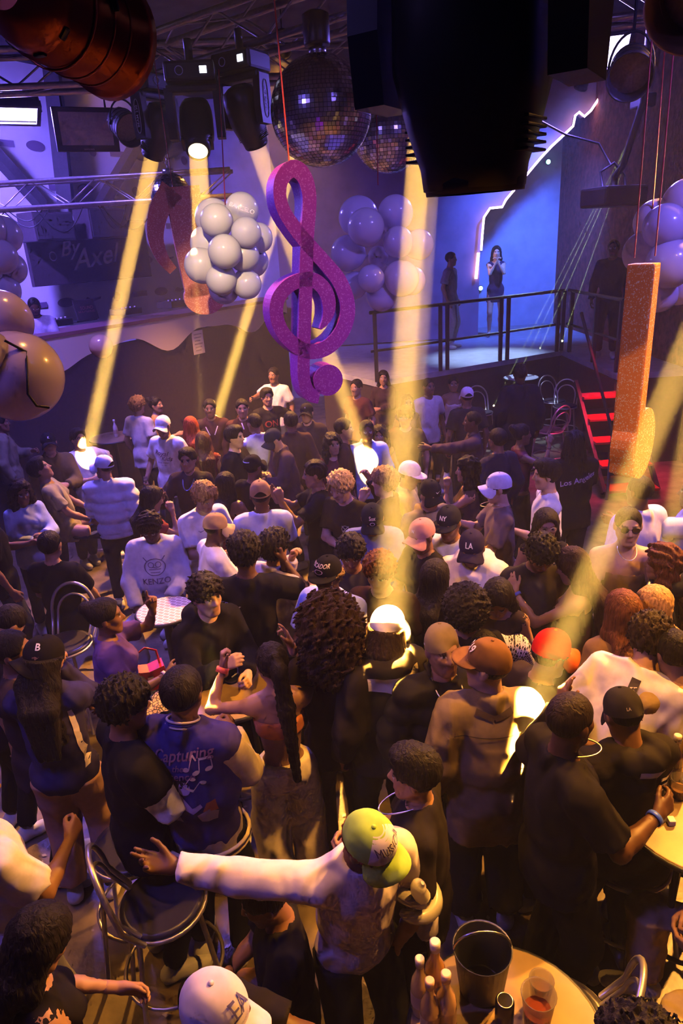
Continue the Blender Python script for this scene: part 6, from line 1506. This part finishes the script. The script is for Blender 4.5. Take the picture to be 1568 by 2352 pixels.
person('man in white t-shirt with dark vertical back label leaning aside', 1492, 1470, -32, tee((.80, .72, .76), ease=.03, sleeve=.8), PB, 'tan', h=1.80, lean=26, side=12, hair='curltop', hc=(.025, .014, .01), hpitch=40, arms=('front', 'down'), prints=[(TAG, 1.0, -1, .0, .02, 0, (.05, .035, .03), 'back_label'), ('EMPORYA', .042, -1, .004, .02, math.pi / 2, (.75, .65, .5), 'label_lettering')])
STR = join(bar(0, 0, .16, -.05, .012, 8), bar(-.008, -.024, .152, -.074, .012, 8), bar(-.016, -.048, .144, -.098, .012, 8))
person('man in black cap and striped black hoodie raising a hand', 1430, 1640, 14, hoodie((.020, .016, .015), ease=.035), PB, 'brown', h=1.68, hpitch=28, cap=cap((.022, .018, .018), turn=-20, logo=[(ell(0, 0, .028, .012, .0), 1.0, 25, (.75, .6, .95), .02), ('LA', .02, 180, (.5, .4, .3), .02)]), hair='fade', arms=('front', (( .06, .22, .20), (.6, -.2, -1), [.3, .0, .2, .9, .9], {'hax': (0, .1, 1)})), prints=[(STR, 1.0, -1, .09, .06, 0, (.85, .75, .65), 'sleeve_stripes'), (bar(-.06, .0, .06, -.01, .03), 1.0, -1, 0, .165, 0, (.8, .75, .65), 'inner_collar')], w=1.05)
g75 = person('bearded man in black t-shirt holding his hands before him', 1310, 1655, -80, tee((.016, .013, .012), ease=.026), pants((.010, .009, .010), bag=.01), 'dark', h=1.80, w=1.08, hair='fade', hc=(.02, .012, .008), beard=.85, hyaw=18, hpitch=4, neck=((.9, .75, .35), .06, .02, .004), arms=((( -.02, .36, -.20), (.6, -.4, -.9), .35, {}), (( -.10, .34, -.22), (.6, -.3, -.9), .4, {})), wrist=[(0, (.06, .12, .75), .02, .032)], shoes=(.03, .03, .03))
g76 = person('young man in ribbed black t-shirt and silver chain in profile', 950, 1775, 78, tee((.020, .016, .015), ease=.022, fold=.004), PB, 'tan', h=1.66, hair='quiff', hpitch=2, neck=((.85, .8, .7), .065, .085, .0035), arms=('front', (( .10, .10, -.50), (.6, -1, 0), .7, {})), prints=[(join(ell(0, 0, .02, .006), ell(0, .004, .007, .008)), 1.0, 1, .06, .0, 0, (.85, .75, .65), 'chest_pin')])
person('person with huge dark curls in black t-shirt and worn jeans', 757, 1440, 8, tee((.022, .016, .013), ease=.022), jeans((.055, .045, .035), bag=.012), 'tan', h=1.78, hair='bigcurl', hc=(.035, .018, .008), arms=('down', 'down'), wrist=[(1, (.3, .2, .15), .015, .032)])
person('man in glaring white checked cap and black and cream jacket', 890, 1445, 24, jacket((.026, .021, .017), ease=.04, hood=True), PB, 'brown', h=1.78, hyaw=-60, hpitch=18, cap=cap((.85, .80, .70)), hair='braids', hc=(.03, .016, .008), arms=((( -.06, .22, .06), (.6, .1, -1), .5, {}), 'down'), prints=[(join(poly((-.15, .0), (-.05, .03), (.0, -.04), (.05, .03), (.15, .0), (.15, .07), (-.15, .07))), 1.0, -1, 0, .09, 0, (.70, .62, .48), 'cream_yoke')])
person('woman with ponytail, orange bandeau and cream joggers raising both arms', 625, 1525, 12, tank((.75, .26, .09), name='bandeau', scoop=True, crop=.08, ease=.01), pants((.86, .76, .58), bag=.035, ease=.022, fold=.009, name='joggers'), 'tan', h=1.66, female=True, hair='pony', hc=(.012, .008, .007), hyaw=8, hpitch=6, arms=((( -.02, .20, .22), (.8, .2, -.6), [.2, .0, .1, .7, .2], {'hax': (0, .2, 1)}), (( .12, .26, .12), (.8, -.2, -1), [0, .9, .95, .95, .8], {'hax': (.1, .1, 1)})), wrist=[(1, (.75, .12, .08), .03, .032)])
VM = [('Capturing', .085, -1, .02, .05, .16, (.35, .16, .20), 'back_lettering', .3), ('the', .05, -1, .0, -.02, .1, (.35, .16, .20), 'back_lettering', .3), ('essence', .065, -1, -.01, -.07, .12, (.30, .14, .20), 'back_lettering', .3),
      (NOTE1, 1.0, -1, .05, -.02, 0, (.75, .5, .42), 'music_note'), (NOTE2, 1.0, -1, .10, -.04, .1, (.85, .68, .5), 'music_note'), (NOTE2, .9, -1, .13, -.10, 2.6, (.85, .68, .45), 'music_note'), (NOTE2, .5, -1, -.09, -.04, 2.5, (.75, .5, .42), 'music_note'),
      (poly((-.10, -.36), (-.11, -.25), (-.07, -.18), (-.02, -.16), (.02, -.19), (.02, -.22), (-.01, -.27), (.0, -.36)), 1.0, -1, .0, .0, 0, (.42, .34, .55), 'figure_back'), (poly((-.03, -.18), (.0, -.17), (.07, -.25), (.11, -.23), (.12, -.25), (.07, -.29), (-.01, -.24)), 1.0, -1, .0, .0, 0, (.46, .37, .58), 'figure_arm', ),
      (ell(.03, -.14, .035, .04), 1.0, -1, 0, 0, 0, (.46, .37, .58), 'figure_face'), (join(ell(.015, -.115, .045, .028), ell(-.015, -.14, .014, .03)), 1.0, -1, 0, 0, 0, (.012, .01, .014), 'figure_hair'), (join(poly((.10, -.36), (.09, -.30), (.15, -.27), (.19, -.30), (.17, -.37))), 1.0, -1, 0, 0, 0, (.42, .34, .5), 'figure_drum'), (poly((.12, -.28), (.14, -.23), (.18, -.22), (.19, -.29)), 1.0, -1, 0, 0, 0, (.5, .14, .04), 'figure_flame')]
VM = [(v[0], v[1] * .86 if isinstance(v[0], str) or v[7] == 'music_note' else .86, v[2], v[3] * .86, v[4] * .86 + (.07 if v[4] != 0 else .075), *v[5:]) for v in VM]
g80 = person('man in violet-blue varsity jacket with cream sleeves and drawn musician on the back', 420, 1590, -14, [dict(jacket((.70, .58, .36), name='cream_sleeves', ease=.018, collar=False), label='cream sleeves of the varsity jacket'), dict(jacket((.06, .045, .20), name='varsity_jacket', sleeve=.10, ease=.034, loose=.04, hem=-.10))], PB, 'brown', h=1.82, w=1.1, hair='short', arms=('front', 'front'), prints=VM)
for (zz, cc, rr_) in ((.055, (.72, .58, .42), .075), (.04, (.05, .04, .2), .078), (.028, (.72, .58, .42), .082)):
    m_ = MB().tube([g80.nb + g80.M @ V3(rr_ * math.sin(a), .8 * rr_ * math.cos(a) - .01, zz - .02 * math.cos(a)) for a in np.linspace(0, 6.283, 22, endpoint=False)], .006, 6, closed=True); m_.build('rib_collar', FAB_M, g80.root, cc)
for (zz, cc) in ((-.075, (.70, .58, .36)), (-.09, (.04, .03, .1)), (-.105, (.70, .58, .36))):
    m_ = MB().tube([g80.P + V3(.228 * math.sin(a), .185 * math.cos(a), zz) for a in np.linspace(0, 6.283, 28, endpoint=False)], .010, 6, closed=True); m_.build('rib_hem', FAB_M, g80.root, cc)
person('woman with sunglasses on her head pointing a finger upwards', 244, 1416, -76, tee((.10, .05, .22), sleeve=.7, ease=.014), jeans((.5, .5, .7)), 'brown', h=1.66, female=True, hair='bun', w=1.1, arms=((( -.02, .34, -.20), (.6, 0, -1), .4, {}), (( .0, .30, .16), (.7, -.1, -1), [.8, .0, .95, .95, .95], {'hax': (0, .05, 1)})), wrist=[(0, (.8, .6, .6), .02, .03)])
person('man in black vest over white t-shirt sleeves in profile', 288, 1620, -58, [dict(tee(WH, sleeve=1.0, ease=.014, sr=.024), label='white t-shirt'), dict(tee(BK, name='vest', sleeve=.52, ease=.026, hem=-.13, neck=.072, sr=.034))], PB, 'brown', h=1.78, hair='curly', hpitch=8, arms=('front', 'low'))
person('person in dark navy top with pale side strap and beige trousers seen from behind', 104, 1512, 6, sweat((.035, .03, .10), ease=.024), pants((.40, .24, .17), bag=.02), 'tan', h=1.76, hyaw=-30, hpitch=20, cap=cap(BK, turn=150, logo=[('B', .045, 60, (.8, .8, .85), .055)]), hair='long', female=True, arms=('mouth', 'mouth'), w=1.05, prints=[(bar(.13, .08, .15, -.30, .02, 12), 1.0, -1, 0, 0, 0, (.7, .6, .65), 'side_strap')])
person('dark-haired man whispering at the picture edge', 30, 1496, -82, tee((.03, .02, .03)), PB, 'brown', hair='short', h=1.72, arms=('mouth', 'front'))
person('person in black sleeve turned away above the whispering man', 22, 1432, -40, tee(BK, ease=.03), PB, 'tan', hair='short', h=1.66, hpitch=50, lean=20)
# ---- nearest the balcony
g87 = person('man in white long-sleeved shirt and green and white cap flinging out an arm', 850, 1935, 205, sweat((.72, .62, .70), ease=.02, sr=.016, name='long_sleeved_shirt'), PB, 'dark', h=1.74, lean=12, hyaw=30, hpitch=28, hroll=14, hair='short', hc=(.16, .03, .015), cap=cap((.36, .55, .10), panel=(.76, .70, .80), logo=[('MUSICA', .040, 0, (.08, .05, .12), .058, 0, 0)], tall=.10, blen=.075), arms=((( .46, -.27, .03), (0, -.3, -1), [.1, .05, .15, .5, .6], {'palm': (0, .3, 1)}), (( .12, .14, -.50), (.8, -.4, 0), .5, {})), prints=[])
person('woman with long black hair and thin black strap in the lower corner', 92, 2160, -50, tank((.014, .012, .014), ease=.004), J, 'tan', h=1.62, female=True, hair='long', hpitch=30, arms=('low', 'lap'))
person('person in lavender-white t-shirt cut by the picture edge', -66, 1830, -40, tee((.66, .60, .78), ease=.03), pants((.5, .48, .6)), 'brown', h=1.72, arms=('front', 'down'))
g90 = person('man in lavender-white lettered cap thumbing his phone', 500, 2330, -92, tee((.014, .011, .012)), PB, 'dark', h=1.72, hyaw=-22, hpitch=8, lean=4, hair='fade', cap=cap((.66, .58, .78), logo=[('EA', .062, 0, (.10, .08, .35), .052, 0, 0), ('EMPORIO ARMANI', .012, 0, (.4, .35, .6), .012, 0, 0)], gap=True), arms=((( -.10, .48, -.02), (.6, 0, -1), .55, {}), (( -.18, .48, .0), (.6, 0, -1), .55, {})))
person('dark-haired person in black seated under the outstretched arm', 606, 2062, 100, tee((.014, .012, .014)), PB, 'brown', h=1.66, hair='short', legs='sit', seat=.42, hpitch=20, arms=('lap', 'lap'))
g92 = person('seated person in beige trousers at the edge table', 0, 0, 84, tee((.25, .08, .07)), pants((.46, .34, .19), bag=.02, fold=.009), 'tan', h=1.76, legs='sit', seat=.60, arms=('lap', 'lap'), hair='short', hpitch=20, pos=(*(at_z(1495, 2130, .72)[:2] + np.array([.44, -.12])), 0))
person('curly black head rising at the bottom edge', 1470, 2450, 20, tee(BK), PB, 'brown', h=1.66, hair='afro', legs='sit', seat=.66)
# ---- on the stage and in the booth
person('woman in dark mini dress holding a lit phone on the stage', 1132, 540, 172, tank((.03, .02, .06), hem=-.25), None, 'light', female=True, hair='long', h=1.88, pos=(*at_z(1135, 772, SZ)[:2], SZ), arms=('mouth', 'mouth'))
person('hazy figure in pale trousers at the end of the stage', 1030, 606, -120, tee((.25, .2, .28)), pants((.4, .34, .42)), 'tan', h=1.84, pos=(*at_z(1034, 800, SZ)[:2], SZ), hair='short')
person('dark man standing at the stage railing by the orange note', 1394, 545, 150, sweat((.02, .02, .05)), PB, 'dark', h=1.92, pos=(*at_z(1388, 822, SZ)[:2], SZ), hair='fade', w=1.1)
person('performer in pale t-shirt behind the booth console', 76, 682, 205, tee((.48, .42, .55)), PB, 'dark', h=1.78, pos=(*(at_y(116, 682, 10.05)[:2] + np.array([-.34, .21])), 1.35), hair='fade', beard=.6, hpitch=24, arms=('front', 'front'))

# ------------------------------------------------------------------ things in hands
def phone(g, side, off, label, lit=True):
    c = g.world(g.wr[side] + off); e = empty('phone', c, 0, label, 'phone'); Rm = frame_to(CAM - c + np.array([0, 0, .4]))
    MB().bbox((0, 0, 0), (.072, .148, .009), .004, Rm).build('case', BLACKP_M, e)
    MB().box(Rm @ np.array([0, 0, .0055]), (.064, .136, .001), Rm).build('screen', mat('phone_screen', color=(.1, .12, .2), emit=(.45, .6, 1.0), estr=.8) if lit else mat('phone_back', color=(.12, .08, .08), rough=.3), e)
    if not lit:
        for q in (-1, 1): MB().lathe([(.009, .004), (.008, .008), (0, .0085)], Rm @ np.array([.018, .045 + q * .014, 0]), 12, Rm).build('camera_lens', BLACKP_M, e)
phone(gp, 0, V3(.0, .08, .05), 'dark phone with lenses held by the bare-shouldered woman', False)
phone(g90, 0, V3(-.02, .07, .04), 'lit phone in the hands of the man in the lettered cap')
# twisted white balloon round the young man's arm
a_, b_ = g76.world(g76.sh[1] * .35 + g76.el[1] * .65), g76.world(g76.wr[1]); tw = empty('twisted_balloon', a_, 0, 'white twisted modelling balloon round the upper arm of the chained man', 'balloon')
ax_ = nrm(b_ - a_); Rb = frame_to(ax_)
m_ = MB(); pts = [Rb @ np.array([.085 * math.cos(t), .085 * math.sin(t), .012 * t - .02]) for t in np.linspace(0, 7.2, 30)]; rs = [.012 + .024 * math.sin(math.pi * min(1, (i + 1) / 30)) ** .4 for i in range(30)]
m_.tube(pts, rs, 12); m_.build('loop', BAL_M, tw, (.85, .80, .68))
pts = [Rb @ np.array([.085 + .03 * q, .02 + .05 * math.sin(q * 2), -.05 - .10 * q]) for q in np.linspace(0, 1, 12)]; MB().tube(pts, [.03] * 9 + [.028, .02, .008], 12).build('tail', BAL_M, tw, (.85, .80, .68))
cup(g76.world(g76.wr[1] + V3(-.04, .06, -.10)), 'short clear glass in the hand of the chained man', .8, None, (.55, .35, .12))
